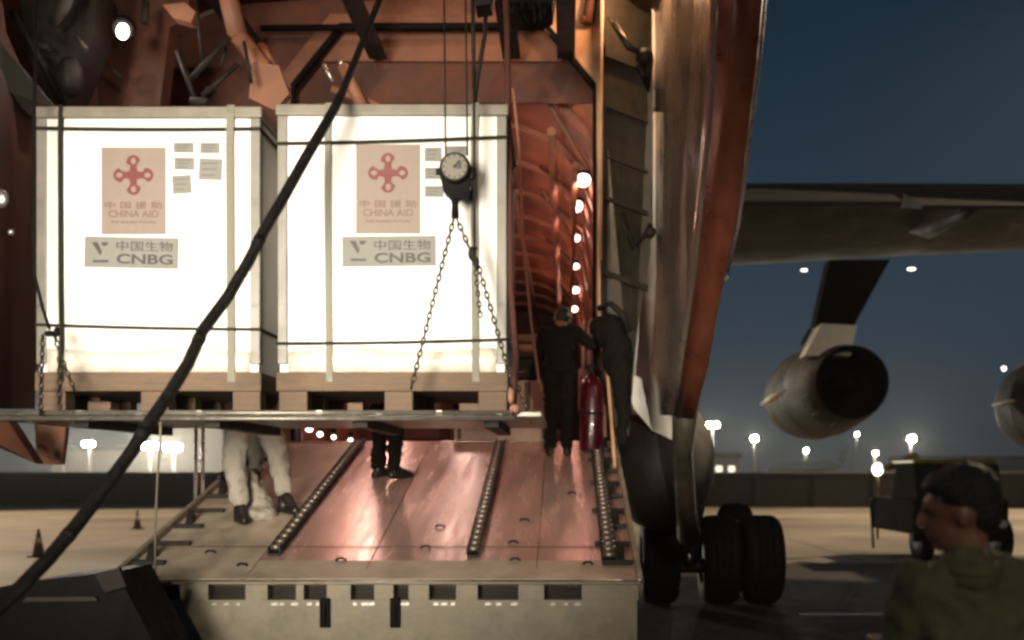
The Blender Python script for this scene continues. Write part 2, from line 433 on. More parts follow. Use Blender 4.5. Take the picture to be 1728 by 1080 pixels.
# ---- cargo hold
FZ = 2.08; HW = 1.72
b = MB(); b.box((AX - HW, Y1 + .01, FZ - .16), (AX + HW - .02, 29, FZ)); b.build('hold_floor', M['ramp'], ac)
sec = []
R0 = 1.70                                            # inner section: walls, rounded shoulders, ceiling
for a in [(-R0, FZ), (-R0 - .02, 3.0), (-R0 - .02, 4.5), (-R0 + .02, 5.0), (-R0 + .20, 5.50), (-R0 + .55, 5.88), (-R0 + 1.0, 6.06), (-.3, 6.12)]:
    sec.append(a)
sec = sec + [(-x, z) for x, z in sec[::-1]]
ys = [11.12 + i * .5 for i in range(36)]
b = MB(); b.grid([[(AX + x * 1.05, 11.10, z + (.35 if z > 4.9 else 0)) for x, z in sec]] + [[(AX + x, y, z) for x, z in sec] for y in ys], True)
hull = b.build('hold_lining', M['hull'], ac, solid=.03)
for i in range(11):
    y = 11.5 + i * 1.55
    b = MB()
    rows = []
    for dy, k in ((0, 0), (0, .09), (.09, .09), (.09, 0)):
        rows.append([(AX + x * (1 - k / 1.7), y + dy, z - (k if z > 5.1 else k * (max(0, z - 4.5)) / .7)) for x, z in sec])
    b.grid(rows, False); b.build('hold_frame', M['hull'], hull)
for i in range(9):
    ya = 11.6 + i * 1.5; sg = 1 if i % 3 else -1
    b = MB(); b.tube([(AX + 1.62, ya, 4.3 + .1 * (i % 2)), (AX + 1.50, ya + .5, 5.2), (AX + .9, ya + .9 * sg + .4, 5.9)], .03, 6); b.build('diagonal_brace', M['panel'], hull)
for i in range(5):
    ya = 11.9 + i * 2.2
    b = MB(); b.box((AX + 1.50, ya, 3.0 + .2 * (i % 2)), (AX + 1.66, ya + .8, 3.5 + .3 * (i % 3)), .03); b.build('wall_locker', M['brown'] if i % 2 else M['carton'], hull)
# longitudinal pipes and ducts in the hold
for X, z, r in ((.10, 5.0, .035), (-.15, 5.35, .05), (-2.55, 5.1, .04), (.30, 3.6, .03), (-.7, 5.55, .03)):
    b = MB(); b.tube([(X, 11.2, z), (X, 28, z)], r, 8); b.build('overhead_pipe', M['panel'], hull)
b = MB(); b.box((AX - 2.0, 28.62, FZ), (AX + 2.0, 28.72, 6.5)); b.build('forward_bulkhead', M['brown'], ac)
# hold lamps: right row (shoulder of the ceiling) and left row low on the wall
def hold_lamp(loc, r, e, m=M['lampp'], pw=True, col=PINK):
    b = MB(); b.tube([V(loc) + V((0, -.02, .09)), V(loc) + V((0, 0, .0))], r * .9, 10)
    h = b.build('lamp_housing', M['dark'], ac)
    b = MB(); b.ball(V(loc) + V((0, -.03, -.02)), (r * random.uniform(.8, 1.15), r, r * random.uniform(.6, .95)), 2); b.build('lamp_bulb', m, h)
    if pw: lamp('POINT', 'hold_light', V(loc) + V((-.06, -.12, -.10)), e, col, .05)
for (px, py, Y, e) in ((984, 302, 12.0, 18), (974, 346, 13.6, 15), (971, 400, 15.3, 15), (970, 448, 17.4, 15), (971, 488, 19.6, 15), (969, 520, 22, 14)):
    hold_lamp(P(px, py, Y), (.105 if Y < 12.5 else .088 if Y < 14 else .060) * (Y / 13) ** .5, e)
for Y in (12.4, 15.6, 18.8, 22):
    hold_lamp((AX - 1.35, Y, 5.0), .07, 18)
for X, Y in ((-1.66, 14.2), (-1.66, 16.8), (-1.66, 19.6), (-2.72, 13.4), (-2.72, 16.2)):
    z = 5.9 if X > -2 else 5.05
    b = MB(); b.box((X - .13, Y - .5, z + .02), (X + .13, Y + .5, z + .09), .01); h_ = b.build('lamp_housing', M['dark'], ac)
    b = MB(); b.box((X - .11, Y - .46, z - .02), (X + .11, Y + .46, z + .018), .01); b.build('lamp_diffuser', M['lampc'], h_)
for px, py, Y in ((523, 722, 11.2), (541, 730, 11.8), (564, 735, 12.5), (592, 740, 13.5)):
    hold_lamp(P(px, py, Y), .035, 4, M['lamps'], False)

# ---- rear frame with chamfered corners, header, tail-cone bulkhead
def frame_ring(Y, pts_in, pts_out, t):
    b = MB(); n = len(pts_in)
    for i in range(n - 1):
        b.prism([V((pts_in[i][0], Y, pts_in[i][1])), V((pts_in[i + 1][0], Y, pts_in[i + 1][1])), V((pts_out[i + 1][0], Y, pts_out[i + 1][1])), V((pts_out[i][0], Y, pts_out[i][1]))], (0, t, 0))
    return b
def q(px, py, Y): p = P(px, py, Y); return (p.x, p.z)
YF = 10.9
ins = [(AX * 2 - q(1000, 760, YF)[0], FZ - .02), (AX * 2 - q(1000, 150, YF)[0], q(1000, 150, YF)[1]), (AX * 2 - q(918, 48, YF)[0], q(918, 48, YF)[1]),
       q(918, 48, YF), q(1000, 150, YF), (q(1000, 760, YF)[0], FZ - .02)]
def off(pts, d):
    c = V((AX, 4.0)); out = []
    for x, z in pts: out.append((x + math.copysign(d, x - AX), z + (d if z > 3.5 else 0)))
    return out
frame_ring(YF - .06, ins, off(ins, .035), .10).build('frame_seal', M['black'], ac)
o2 = off(ins, .036); o3 = off(ins, .14)
frame_ring(YF - .02, o2, o3, .12).build('door_frame', M['panel'], ac)
# header: light panel under the frame top, and the dark lintel
b = MB(); b.box((ins[1][0] + .05, YF + .10, q(0, 103, 11.0)[1]), (ins[4][0] - .12, YF + .16, q(0, 46, 11.0)[1])); b.build('header_panel', M['panel'], ac)
b = MB(); b.box((-4.2, YF + .16, 5.6), (.6, YF + .2, q(0, 103, 11.0)[1] + .02)); b.build('header_back', M['brown'], ac)
b = MB(); b.tube([P(440, 48, 10.7), P(865, 43, 10.7)], .035, 8); b.build('torque_tube', M['black'], ac)
b = MB(); b.box((-7.5, YF + .12, o3[3][1] - .02), (.75, YF + .2, 8.5)); b.build('tail_bulkhead', M['panel'], ac)
b = MB(); b.prism([V((ins[2][0] + 0.0, 0, ins[2][1])), V((ins[1][0], 0, ins[1][1])), V((ins[0][0], 0, FZ - .1)), V((-7.5, 0, FZ + 1.4)), V((-7.5, 0, 8)), V((ins[2][0], 0, 8))], (0, .05, 0))
o = b.build('side_bulkhead', M['brown'], ac); o.location.y = YF + .03 - 12 + .025
# cream lit gusset on the right shoulder
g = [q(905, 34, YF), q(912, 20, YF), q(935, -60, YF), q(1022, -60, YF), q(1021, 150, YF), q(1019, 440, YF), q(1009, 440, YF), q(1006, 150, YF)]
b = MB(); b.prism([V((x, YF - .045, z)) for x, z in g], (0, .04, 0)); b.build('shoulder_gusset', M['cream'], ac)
b = MB(); b.tube([P(990, 40, 10.8), P(1003, -30, 10.8)], .06, 8); b.tube([P(985, 30, 10.8), P(982, 34, 10.7)], .03, 8); b.build('gusset_bracket', M['brown'], ac)
# thin pale trim line down the right side of the opening
b = MB(); pts = [P(1016, -40, 10.3), P(1014, 200, 10.3), P(1010, 420, 10.3), P(1012, 560, 10.3), P(1026, 640, 10.2), P(1034, 740, 10.0), P(1040, 830, 9.6)]
b.tube(pts, .018, 6); b.build('edge_trim', M['cream'], ac)
# ---- right door bay: dark ribbed recess between frame and petal
b = MB()
b.prism([P(1018, -60, 10.6), P(1104, -60, 11.2), P(1098, 430, 11.2), P(1074, 560, 11.0), P(1062, 735, 10.8), P(1040, 735, 10.6), P(1016, 540, 10.6)], (0, .06, 0))
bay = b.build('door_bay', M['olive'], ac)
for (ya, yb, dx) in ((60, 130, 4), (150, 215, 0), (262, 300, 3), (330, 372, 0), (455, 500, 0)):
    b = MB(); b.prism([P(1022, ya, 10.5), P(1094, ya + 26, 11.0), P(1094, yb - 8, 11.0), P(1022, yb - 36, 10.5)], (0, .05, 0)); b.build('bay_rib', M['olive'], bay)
b = MB(); b.tube([P(1036, 40, 10.3), P(1062, 80, 10.2), P(1096, 92, 10.4)], .035, 8); b.tube([P(1026, 30, 10.3), P(1056, 78, 10.25)], .012, 6); b.build('actuator', M['chain'], bay)
b = MB(); b.tube([P(1080, 110, 10.3), P(1092, 150, 10.3), P(1096, 100, 10.3)], .045, 8); b.ball(P(1088, 96, 10.3), .09); b.build('hinge_fitting', M['dark'], bay)
b = MB(); b.tube([P(1050, 360, 10.3), P(1070, 420, 10.2), P(1090, 396, 10.3), P(1098, 380, 10.4)], .03, 8); b.ball(P(1097, 392, 10.3), .06); b.build('hinge_fitting', M['dark'], bay)
b = MB(); b.tube([P(1010, 520, 10.2), P(1030, 512, 10.1), P(1050, 530, 10.1), P(1062, 560, 10.1)], .03, 8); b.build('hose', M['dark'], bay)
# white seal strip, wider towards the bottom: the hull side seen past the bay
b = MB()
L_ = [(1097, -60), (1099, 80), (1101, 150), (1101, 400), (1086, 440), (1080, 520), (1070, 610), (1062, 700)]
R_ = [(1106, -60), (1107, 80), (1107, 150), (1108, 400), (1110, 440), (1108, 520), (1102, 610), (1100, 700)]
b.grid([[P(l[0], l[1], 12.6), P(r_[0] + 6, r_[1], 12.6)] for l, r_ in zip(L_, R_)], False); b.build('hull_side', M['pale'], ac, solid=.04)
b = MB(); b.tube([P(1102, -60, 11.0), P(1104, 90, 11.0), P(1104, 150, 11.0)], .02, 6); b.tube([P(1105, 190, 11.0), P(1104, 395, 11.0)], .02, 6); sep(b, 'seal_strip', M['pale'], ac)
# ---- right petal door
rows_py = [-90, 0, 100, 200, 300, 380, 460, 540, 620, 700]
cA = [1110, 1110, 1110, 1110, 1111, 1112, 1112, 1108, 1102, 1118]
cB = [1226, 1222, 1216, 1208, 1198, 1188, 1180, 1168, 1156, 1146]
cC = [1300, 1291, 1282, 1270, 1258, 1246, 1228, 1212, 1198, 1178]
yB = [7.2, 7.3, 7.5, 7.8, 8.1, 8.4, 8.8, 9.3, 9.8, 10.4]
rows = []
for i, py in enumerate(rows_py):
    a, c, yb_ = cA[i], cB[i], yB[i]; r = []
    for k in range(7):
        t = k / 6; px = a + (c - a) * t; Y = 11.0 + (yb_ - 11.0) * t ** 1.1 - .22 * math.sin(PI * t)
        r.append(P(px, py, Y))
    rows.append(r)
b = MB(); b.grid(rows); pet = b.build('door_petal', M['petal'], ac, solid=.03)
b = MB(); b.grid([[P(cB[i] + 1, py, yB[i] - .02), P((cB[i] + cC[i]) / 2, py, yB[i] - .14), P(cC[i] - 3, py, yB[i] - .22)] for i, py in enumerate(rows_py)])
b.build('petal_flange', M['red'], pet, solid=.05)
b = MB(); b.tube([P(cC[i], py, yB[i] - .24) for i, py in enumerate(rows_py[:7])], .012, 8); b.build('edge_strip', M['silver'], pet)
b = MB(); b.tube([P(1160, 400, 9.4), P(1158, 440, 9.4)], .02, 6); b.ball(P(1222, 470, 8.7), .035); b.build('door_hook', M['alu'], pet)
b = MB()
for i in range(4):
    b.tube([P(1122 + i * 24, 460 - i * 6, 10.7 - i * .5), P(1118 + i * 20, -60, 10.7 - i * .62)], .008, 5)
b.build('panel_joint', M['fair'], pet)
# lower strut of the petal reaching towards the gear
b = MB(); b.tube([P(1160, 690, 10.35), P(1152, 760, 10.8), P(1158, 860, 11.8), P(1163, 905, 12.4)], [.11, .10, .11, .14], 10); b.build('petal_strut', M['olive'], ac)

# ---- left petal and the dark structure above the crates
rows = []
for (py, x0, x1) in ((-80, -160, -20), (60, -160, 0), (175, -160, 50), (300, -160, 57), (450, -160, 56), (600, -160, 50), (690, -160, 48)):
    rows.append([P(x0, py, 6.6), P((x0 + x1) / 2, py, 6.95), P(x1, py, 7.7)])
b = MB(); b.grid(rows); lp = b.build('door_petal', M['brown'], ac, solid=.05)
b = MB(); b.prism([P(-60, 10, 7.3), P(4, 78, 7.35), P(96, 186, 7.6), P(56, 200, 7.6), P(4, 150, 7.35), P(-60, 110, 7.3)], (0, .08, 0)); b.build('petal_flange', M['fair'], lp)
b = MB(); b.prism([P(-60, 698, 7.1), P(8, 702, 7.1), P(60, 782, 7.3), P(-10, 752, 7.1), P(-60, 720, 7.1)], (0, .12, 0)); b.build('petal_tip', M['brown'], lp)
b = MB(); b.prism([P(58, 712, 7.9), P(112, 712, 7.9), P(104, 784, 7.9), P(62, 784, 7.9)], (0, .06, 0)); b.build('petal_bracket', M['panel'], lp)
b = MB(); b.ball(P(19, 392, 6.85), .022); b.ball(P(2, 335, 6.6), (.05, .03, .06)); sep(b, 'rivet_head', M['silver'], lp)
# tail cone roof
b = MB()
rows = []
for Y in (11.05, 10.0, 9.0, 8.0, 7.0, 6.0, 5.0, 4.2):
    hi = 6.75 + (11 - Y) * .12; wd = 3.6 - (11 - Y) * .12
    rows.append([(AX - wd - .7, Y, hi - 1.9), (AX - wd - .3, Y, hi - .8), (AX - wd * .6, Y, hi - .15), (AX, Y, hi), (AX + wd * .6, Y, hi - .15), (AX + wd * .72, Y, hi - .8), (AX + wd * .74, Y, hi - 1.2)])
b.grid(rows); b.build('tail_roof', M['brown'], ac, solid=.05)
# overhead structure, upper left
b = MB()
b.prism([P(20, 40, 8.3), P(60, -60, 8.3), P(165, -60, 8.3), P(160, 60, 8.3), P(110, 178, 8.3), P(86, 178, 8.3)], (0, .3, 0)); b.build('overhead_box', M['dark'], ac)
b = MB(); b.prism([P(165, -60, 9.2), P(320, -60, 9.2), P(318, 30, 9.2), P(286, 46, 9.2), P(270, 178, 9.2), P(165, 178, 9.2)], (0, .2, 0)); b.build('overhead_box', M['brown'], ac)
b = MB(); b.tube([P(88, 40, 8.1), P(108, 8, 8.0), P(126, -40, 8)], [.04, .05, .05], 8); b.tube([P(128, 62, 8), P(146, 84, 8)], .02, 6); b.tube([P(66, 76, 8.1), P(84, 82, 8.1)], .025, 6); b.tube([P(246, 2, 8.8), P(244, 40, 8.8)], .03, 6)
sep(b, 'hydraulic_pipe', M['fair'], ac)
b = MB(); b.tube([P(165, 95, 8.8), P(205, 130, 8.8)], .012, 6); b.tube([P(20, 20, 8), P(74, 110, 8.1), P(100, 170, 8.2)], .03, 6); sep(b, 'hydraulic_pipe', M['dark'], ac)
b = MB(); b.ball(P(170, 30, 8.7), (.14, .12, .22)); b.ball(P(118, 130, 8.1), (.10, .1, .16)); sep(b, 'accumulator', M['dark'], ac)
b = MB(); b.prism([P(274, 8, 8.4), P(312, 4, 8.4), P(330, 20, 8.4), P(322, 38, 8.4), P(292, 30, 8.4)], (0, .12, 0)); b.build('junction_bracket', M['panel'], ac)
# rods of the door mechanism
def rods(lst, m, name='door_rod'):
    for (a, c, r) in lst:
        b = MB(); b.tube([P(*a), P(*c)], r, 8); b.build(name, m, ac)
rods([((328, -30, 8), (342, 110, 8), .012), ((300, 86, 8), (330, 172, 8), .022), ((388, 62, 7.9), (322, 134, 7.9), .022), ((402, 108, 7.9), (342, 162, 7.9), .02),
      ((384, 70, 8), (374, 110, 8), .012), ((412, 70, 8), (424, 140, 8), .014)], M['dark'])
rods([((372, -60, 8.3), (402, 66, 8.3), .075), ((402, 60, 8.3), (478, 160, 8.3), .07), ((440, 80, 8.5), (455, 110, 8.4), .05)], M['panel'], 'door_link')
b = MB(); b.prism([P(425, 105, 8.2), P(470, 110, 8.2), P(488, 158, 8.2), P(462, 186, 8.2), P(420, 165, 8.2)], (0, .08, 0)); b.build('link_plate', M['panel'], ac)
b = MB(); b.tube([P(322, 172, 8), P(346, 172, 8), P(356, 150, 8)], .04, 8); b.build('link_joint', M['dark'], ac)
rods([((546, 108, 8.0), (562, 138, 8.0), .014), ((574, 103, 8.0), (577, 110, 8.0), .018)], M['silver'], 'glint_rod')  # silver rods stand in for glints among the linkage
rods([((578, 112, 8.2), (612, 180, 8.2), .05), ((560, 150, 8.3), (640, 178, 8.3), .03)], M['panel'], 'door_link')
# tail lamp, lit
b = MB(); b.tube([P(210, 45, 8.4), P(207, 50, 8.3)], [.09, .075], 12); tl = b.build('tail_lamp', M['dark'], ac)
b = MB(); b.ball(P(207, 53, 8.15), (.046, .03, .062)); b.build('lamp_bulb', M['lampt'], tl)
lamp('POINT', 'tail_lamp_light', P(208, 60, 7.9), 14, (1, .8, .7), .05)
# crane rails under the roof
for X in (-3.1, -1.9, -.55, .0):
    b = MB(); b.box((X - .04, 5.2, 5.98), (X + .04, 10.8, 6.10)); b.box((X - .09, 5.2, 5.95), (X + .09, 10.8, 5.978)); b.build('crane_rail', M['dark'], ac)

# ---- gear fairing and wheels
b = MB()
prof = []
for i in range(17):
    sN = i / 16; y = 12.0 + 9 * sN ** 2.2; u_ = min(1, (y - 12.0) / 1.9); k = max(.03, math.sqrt(max(0, 1 - (1 - u_) ** 2))) * (1 - .25 * max(0, (y - 17) / 4))
    prof.append((y, k))
rows = []
for y, k in prof:
    cy = V((1.06 + .9 * (y - 12.0) / 9, y, 1.86)); rows.append([cy + V((math.cos(2 * PI * j / 24) * .70 * k, 0, math.sin(2 * PI * j / 24) * (.98 if math.sin(2 * PI * j / 24) > 0 else .86) * k)) for j in range(24)])
R = b.grid(rows, True, True); b.bm.faces.new(R[0]); b.build('gear_fairing', M['fair'], ac)
b = MB(); b.prism([P(1068, 632, 11.9), P(1084, 640, 11.9), P(1120, 676, 11.9), P(1134, 700, 11.9), P(1134, 742, 11.9), P(1100, 725, 11.9), P(1070, 690, 11.9), P(1060, 660, 11.9)], (0, .06, 0)); b.build('fairing_lit_patch', M['pale'], ac)  # pale plate stands in for the lit upper part of the fairing
def wheel(px, w, Y=14.4, r=.60):
    X = P(px, 0, Y).x; prof = [(-w, r * .55), (-w, r * .88), (-w * .75, r * .98), (-w * .42, r), (-w * .40, r * .96), (-w * .34, r * .96), (-w * .32, r), (-w * .06, r), (-w * .04, r * .96), (w * .04, r * .96), (w * .06, r), (w * .32, r), (w * .34, r * .96), (w * .40, r * .96), (w * .42, r), (w * .75, r * .98), (w, r * .88), (w, r * .55)]
    b = MB(); b.grid([[(X + x, Y + rr * math.cos(2 * PI * j / 32), r + rr * math.sin(2 * PI * j / 32)) for j in range(32)] for x, rr in prof], True, True)
    t = b.build('wheel', M['tyre'], ac)
    b = MB(); b.tube([(X - w * .8, Y, r), (X + w * .8, Y, r)], r * .56, 20); b.build('rim', M['dark'], t)
wheel(1112, .24); wheel(1213, .24); wheel(1283, .24); wheel(1240, .22, 15.8, .66)
b = MB(); b.tube([P(1060, 955, 14.4), P(1310, 955, 14.4)], .10, 10); b.tube([P(1163, 955, 14.4), P(1158, 800, 14.4)], [.13, .2], 12); b.tube([P(1163, 950, 14.1), P(1185, 850, 14.3)], .05, 8)
b.build('gear_leg', M['dark'], ac)
b = MB(); b.ball(P(1163, 940, 14.0), (.02, .02, .06)); b.ball(P(1146, 985, 14.0), (.02, .02, .07)); sep(b, 'grease_nipple', M['silver'], ac)

# ---- wing, pylons, nacelles
def airfoil(X, yte, yle, z, th, n=10):
    up = []; lo = []
    for i in range(n + 1):
        t = i / n; y = yle + (yte - yle) * t; h = th * (2.6 * math.sqrt(t) * (1 - t) + .02)
        up.append((X, y, z + h * .75 + .12)); lo.append((X, y, z - h * .35 + .12 - .12 * t))
    return up + lo[::-1]
st = [(.9, 22.2, 31.5, 7.62, .95), (4.5, 22.0, 30.2, 7.62, .9), (8.5, 21.6, 28.4, 7.5, .75), (14, 21.0, 26.2, 7.3, .55), (20, 20.4, 24.2, 7.05, .4)]
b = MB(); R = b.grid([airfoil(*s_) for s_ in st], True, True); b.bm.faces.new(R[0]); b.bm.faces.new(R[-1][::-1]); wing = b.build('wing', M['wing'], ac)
for i in range(3):                                     # flap segments and their track fairings under the trailing edge
    xa, xb = 1.2 + i * 5.6, 6.5 + i * 5.6
    b = MB(); b.prism([(xa, 21.7 - i * .25, 7.55 - i * .14), (xa, 20.6 - i * .25, 7.02 - i * .14), (xa, 20.62 - i * .25, 6.95 - i * .14), (xa, 21.9 - i * .25, 7.30 - i * .14)], (xb - xa, 0, 0)); b.build('flap', M['wing'], wing)
for X in (3.4, 7.9, 11.2):
    b = MB(); b.tube([(X, 20.4, 6.85), (X, 21.2, 6.9), (X, 23.2, 7.05), (X, 24.4, 7.3)], [.03, .14, .18, .04], 8); b.build('flap_track', M['wing'], wing)
for px, py, Y, r in ((1357, 456, 29.6, .12), (1538, 454, 27.5, .14)):
    b = MB(); c = P(px, py, Y); b.ball(c, (r * .8, r * .5, r * .22)); b.build('marker_light', M['lamps'], wing)
def nacelle(cx, cz, yb_, r):
    """engine pod: exhaust at the near end, intake far"""
    prof = [(0, r * .74), (.02, r * .80), (.9, r * .93), (2.2, r * 1.08), (3.6, r * 1.12), (4.6, r * 1.04), (5.0, r * .92), (5.05, r * .84), (4.6, r * .8)]
    b = MB(); b.grid([[(cx + rr * math.cos(2 * PI * j / 36), yb_ + y, cz + rr * math.sin(2 * PI * j / 36)) for j in range(36)] for y, rr in prof], True, True)
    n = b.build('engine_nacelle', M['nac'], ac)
    b = MB(); R = b.grid([[(cx + rr * math.cos(2 * PI * j / 36), yb_ + y, cz + rr * math.sin(2 * PI * j / 36)) for j in range(36)] for y, rr in ((-.03, r * .79), (-.04, r * .73), (.5, r * .72), (1.6, r * .66))], True, True)
    b.bm.faces.new(R[-1]); b.build('exhaust_nozzle', M['soot'], n)
    b = MB(); b.tube([(cx, yb_ + 1.55, cz), (cx, yb_ + .2, cz), (cx, yb_ - .15, cz)], [r * .3, r * .22, .03], 14); b.build('exhaust_cone', M['soot'], n)
    for y, rr in ((.9, .93), (2.2, 1.08), (3.6, 1.12)):
        b = MB(); b.grid([[(cx + (r * rr + d) * math.cos(2 * PI * j / 36), yb_ + y + e, cz + (r * rr + d) * math.sin(2 * PI * j / 36)) for j in range(36)] for d, e in ((-.01, -.012), (.006, -.010), (.006, .010), (-.01, .012))], True, True); b.build('cowl_joint', M['dark'], n)
    for j in range(12):
        a = 2 * PI * (j + .5) / 12; b = MB(); b.tube([(cx + r * .80 * math.cos(a), yb_ + .03, cz + r * .80 * math.sin(a)), (cx + r * .935 * math.cos(a), yb_ + .88, cz + r * .935 * math.sin(a))], .010, 5); b.build('nozzle_seam', M['dark'], n)
    return n
e1 = P(1438, 645, 23); n1 = nacelle(e1.x, e1.z, 23, 1.0)
b = MB(); b.tube([P(1286, 682, 24.9), P(1304, 672, 24.2), P(1326, 658, 23.7)], [.05, .10, .03], 8); b.build('pale_streak', M['pale'], n1)  # pale raised streak along the pod side
n2 = nacelle(10.75, 3.30, 19.5, 1.0)
b = MB(); b.ball(P(1694, 622, 23.2), .05); b.build('marker_light', M['lamps'], n2)
b = MB(); b.tube([P(1676, 684, 23.9), P(1700, 677, 23.2), P(1740, 674, 22.4)], .03, 8); b.build('pale_streak', M['pale'], n2)
def pylon(px_t0, px_t1, px_b0, px_b1, pyt, pyb, Y):
    b = MB(); b.prism([P(px_t0, pyt, Y + 2.2), P(px_t1, pyt, Y), P(px_b1, pyb, Y + .3), P(px_b0, pyb, Y + 2.2)], (.001, 0, 0))
    bm = b.bm; bm.free(); b = MB()
    a = [P(px_t0, pyt, Y), P(px_t1, pyt, Y), P(px_b1, pyb, Y), P(px_b0, pyb, Y)]
    b.prism(a, (0, .5, 0)); return b
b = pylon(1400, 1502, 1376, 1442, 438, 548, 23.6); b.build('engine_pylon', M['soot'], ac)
b = MB(); b.prism([P(1386, 546, 23.5), P(1446, 549, 23.5), P(1436, 600, 23.5), P(1358, 600, 23.5)], (0, .6, 0)); b.build('pylon_collar', M['pale'], ac)
b = MB(); b.tube([P(1352, 582, 24), P(1368, 556, 24)], .05, 6); b.build('pylon_fin', M['nac'], ac)

# ================================================================== CARGO
SP = F / 6.6
def xc(px): return (px - PX) / SP
def zc(py): return EYE - (py - PY) / SP
def crate(xa, xb, ytop, ybot, straps_v, straps_h, poster, sign, sheets, label, rot):
    YF_, YB = 6.6, 7.72
    X0, X1, Z1, Z0_ = xc(xa), xc(xb), zc(ytop), zc(ybot)
    t = thing('shipping_crate', ((X0 + X1) / 2, (YF_ + YB) / 2, Z0_ - .26), label, 'crate', 'white shipping crates on the lifted pallet')
    b = MB(); b.box((X0 + .012, YF_ + .012, Z0_), (X1 - .012, YB - .012, Z1 - .07), .004); b.build('box_body', M['white'], t)
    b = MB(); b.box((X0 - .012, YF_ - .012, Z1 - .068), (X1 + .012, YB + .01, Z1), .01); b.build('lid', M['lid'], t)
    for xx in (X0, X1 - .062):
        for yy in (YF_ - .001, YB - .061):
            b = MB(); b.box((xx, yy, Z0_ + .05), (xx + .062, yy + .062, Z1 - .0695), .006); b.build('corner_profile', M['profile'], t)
    # wooden base: deck board, blocks, bottom runners
    b = MB(); b.box((X0 - .006, YF_ - .006, Z0_ - .118), (X1 + .006, YB, Z0_ - .001), .006); pb = b.build('pallet_base', M['wood'], t)
    wd = X1 - X0
    for fx in (0, .46, .87):
        for yy in (YF_, YF_ + .48, YB - .13):
            b = MB(); b.box((X0 + fx * wd + .01, yy, Z0_ - .252), (X0 + fx * wd + .13 * wd, yy + .12, Z0_ - .119), .005); b.build('block', M['wood'], pb)
    b = MB(); rows_ = []
    for i in range(25):
        k = i / 24; x = X0 + .066 + (X1 - X0 - .132) * k; zt_ = Z0_ + .135 + .012 * math.sin(k * 9 + rot * 90) + .008 * random.random()
        rows_.append([(x, YF_ + .008 - .004 * random.random(), Z0_ + .002), (x, YF_ + .006 - .006 * random.random(), (Z0_ + zt_) / 2), (x, YF_ + .009 - .004 * random.random(), zt_)])
    b.grid(rows_); b.build('wrap_film', M['film'], t, solid=.0015)
    # straps
    for px, w, m_ in straps_v:
        x = xc(px); b = MB(); hw = w / SP / 2
        rows_ = [(YF_ - .008, Z0_ - .06), (YF_ - .008, Z0_ + .5), (YF_ - .010, Z1 - .2), (YF_ - .018, Z1 - .04), (YF_ - .014, Z1 + .006), (YB, Z1 + .006), (YB + .014, Z1 - .03), (YB + .012, Z0_)]
        dx = [0, .006, .01, .004, 0, 0, 0, 0]
        b.grid([[(x - hw - dx[i], y, z), (x + hw - dx[i], y, z)] for i, (y, z) in enumerate(rows_)], False); b.build('strap', M[m_], t, solid=.003)
    for pa, pb_, w in straps_h:
        b = MB(); hw = w / SP / 2; za, zb_ = zc(pa), zc(pb_)
        n = 8; rr = []
        for i in range(n + 1):
            k = i / n; x = X0 - .004 + (X1 - X0 + .008) * k; z = za + (zb_ - za) * k - .006 * math.sin(PI * k)
            rr.append([(x, YF_ - .011, z - hw), (x, YF_ - .011, z + hw)])
        rr.insert(0, [(X0 - .004, YB, za - hw), (X0 - .004, YB, za + hw)]); rr.append([(X1 + .004, YB, zb_ - hw), (X1 + .004, YB, zb_ + hw)])
        b.grid(rr, False); b.build('strap', M['strap'], t, solid=.003)
    # poster with the knot emblem and its lettering
    yy = YF_ + .011
    def sheet(name, x0, y0, x1, y1, m_, r=0, th=.004, d=0.0):
        c = V((xc((x0 + x1) / 2), yy - .002 - d, zc((y0 + y1) / 2))); hx = (x1 - x0) / SP / 2; hz = (y1 - y0) / SP / 2
        b = MB(); b.box((-hx, -th / 2, -hz), (hx, th / 2, hz), 0, Matrix.Translation(c) @ Matrix.Rotation(r, 4, 'Y')); return b.build(name, m_, t), c
    po, c = sheet('emblem_poster', *poster, M['poster'])
    px0, py0, px1, py1 = poster; cx, cy = (px0 + px1) / 2, py0 + (py1 - py0) * .32
    b = MB(); C0 = V((xc(cx), yy - .006, zc(cy))); ru = 17.5 / SP
    for k in range(4):                               # four teardrop loops
        a = k * PI / 2; d = V((math.cos(a), 0, math.sin(a))); n_ = V((-math.sin(a), 0, math.cos(a))); ringo = []; ringi = []
        for j in range(20):
            th = 2 * PI * j / 20; u = 1.15 + .78 * math.cos(th); v_ = .70 * math.sin(th) * (.62 + .38 * math.cos(th) if math.cos(th) < 0 else 1)
            ringo.append(C0 + (d * u + n_ * v_) * ru); u2 = 1.36 + .31 * math.cos(th); v2 = .25 * math.sin(th)
            ringi.append(C0 + (d * u2 + n_ * v2) * ru)
        vo = [b.bm.verts.new(p) for p in ringo]; vi = [b.bm.verts.new(p) for p in ringi]
        for j in range(20): b.bm.faces.new((vo[j], vo[(j + 1) % 20], vi[(j + 1) % 20], vi[j]))
        pts = [C0 + V((0, -.0006, 0)) + d * ru * .05 * 0 - n_ * ru * .46, C0 + V((0, -.0006, 0)) + d * ru * .85 - n_ * ru * .30, C0 + V((0, -.0006, 0)) + d * ru * .85 + n_ * ru * .30, C0 + V((0, -.0006, 0)) + n_ * ru * .46]
        for p in pts: p.y -= .0003 * k
        b.bm.faces.new([b.bm.verts.new(p) for p in pts])
    b.build('emblem', M['emblem'], po, solid=.001)
    ph = py1 - py0
    for txt, fy, hh, ww in (('中 国 援 助', .665, 12, 96), ('CHINA AID', .765, 12, 84), ('FOR SHARED FUTURE', .86, 4, 74)):
        me = text_mesh(txt, hh / SP, (xc((px0 + px1) / 2), yy - .006, zc(py0 + ph * fy)), ww / SP)
        if me: place('lettering', me, M['inkr'], po)
    sg, c = sheet('name_sign', *sign, M['paper'], rot, .005, .004)
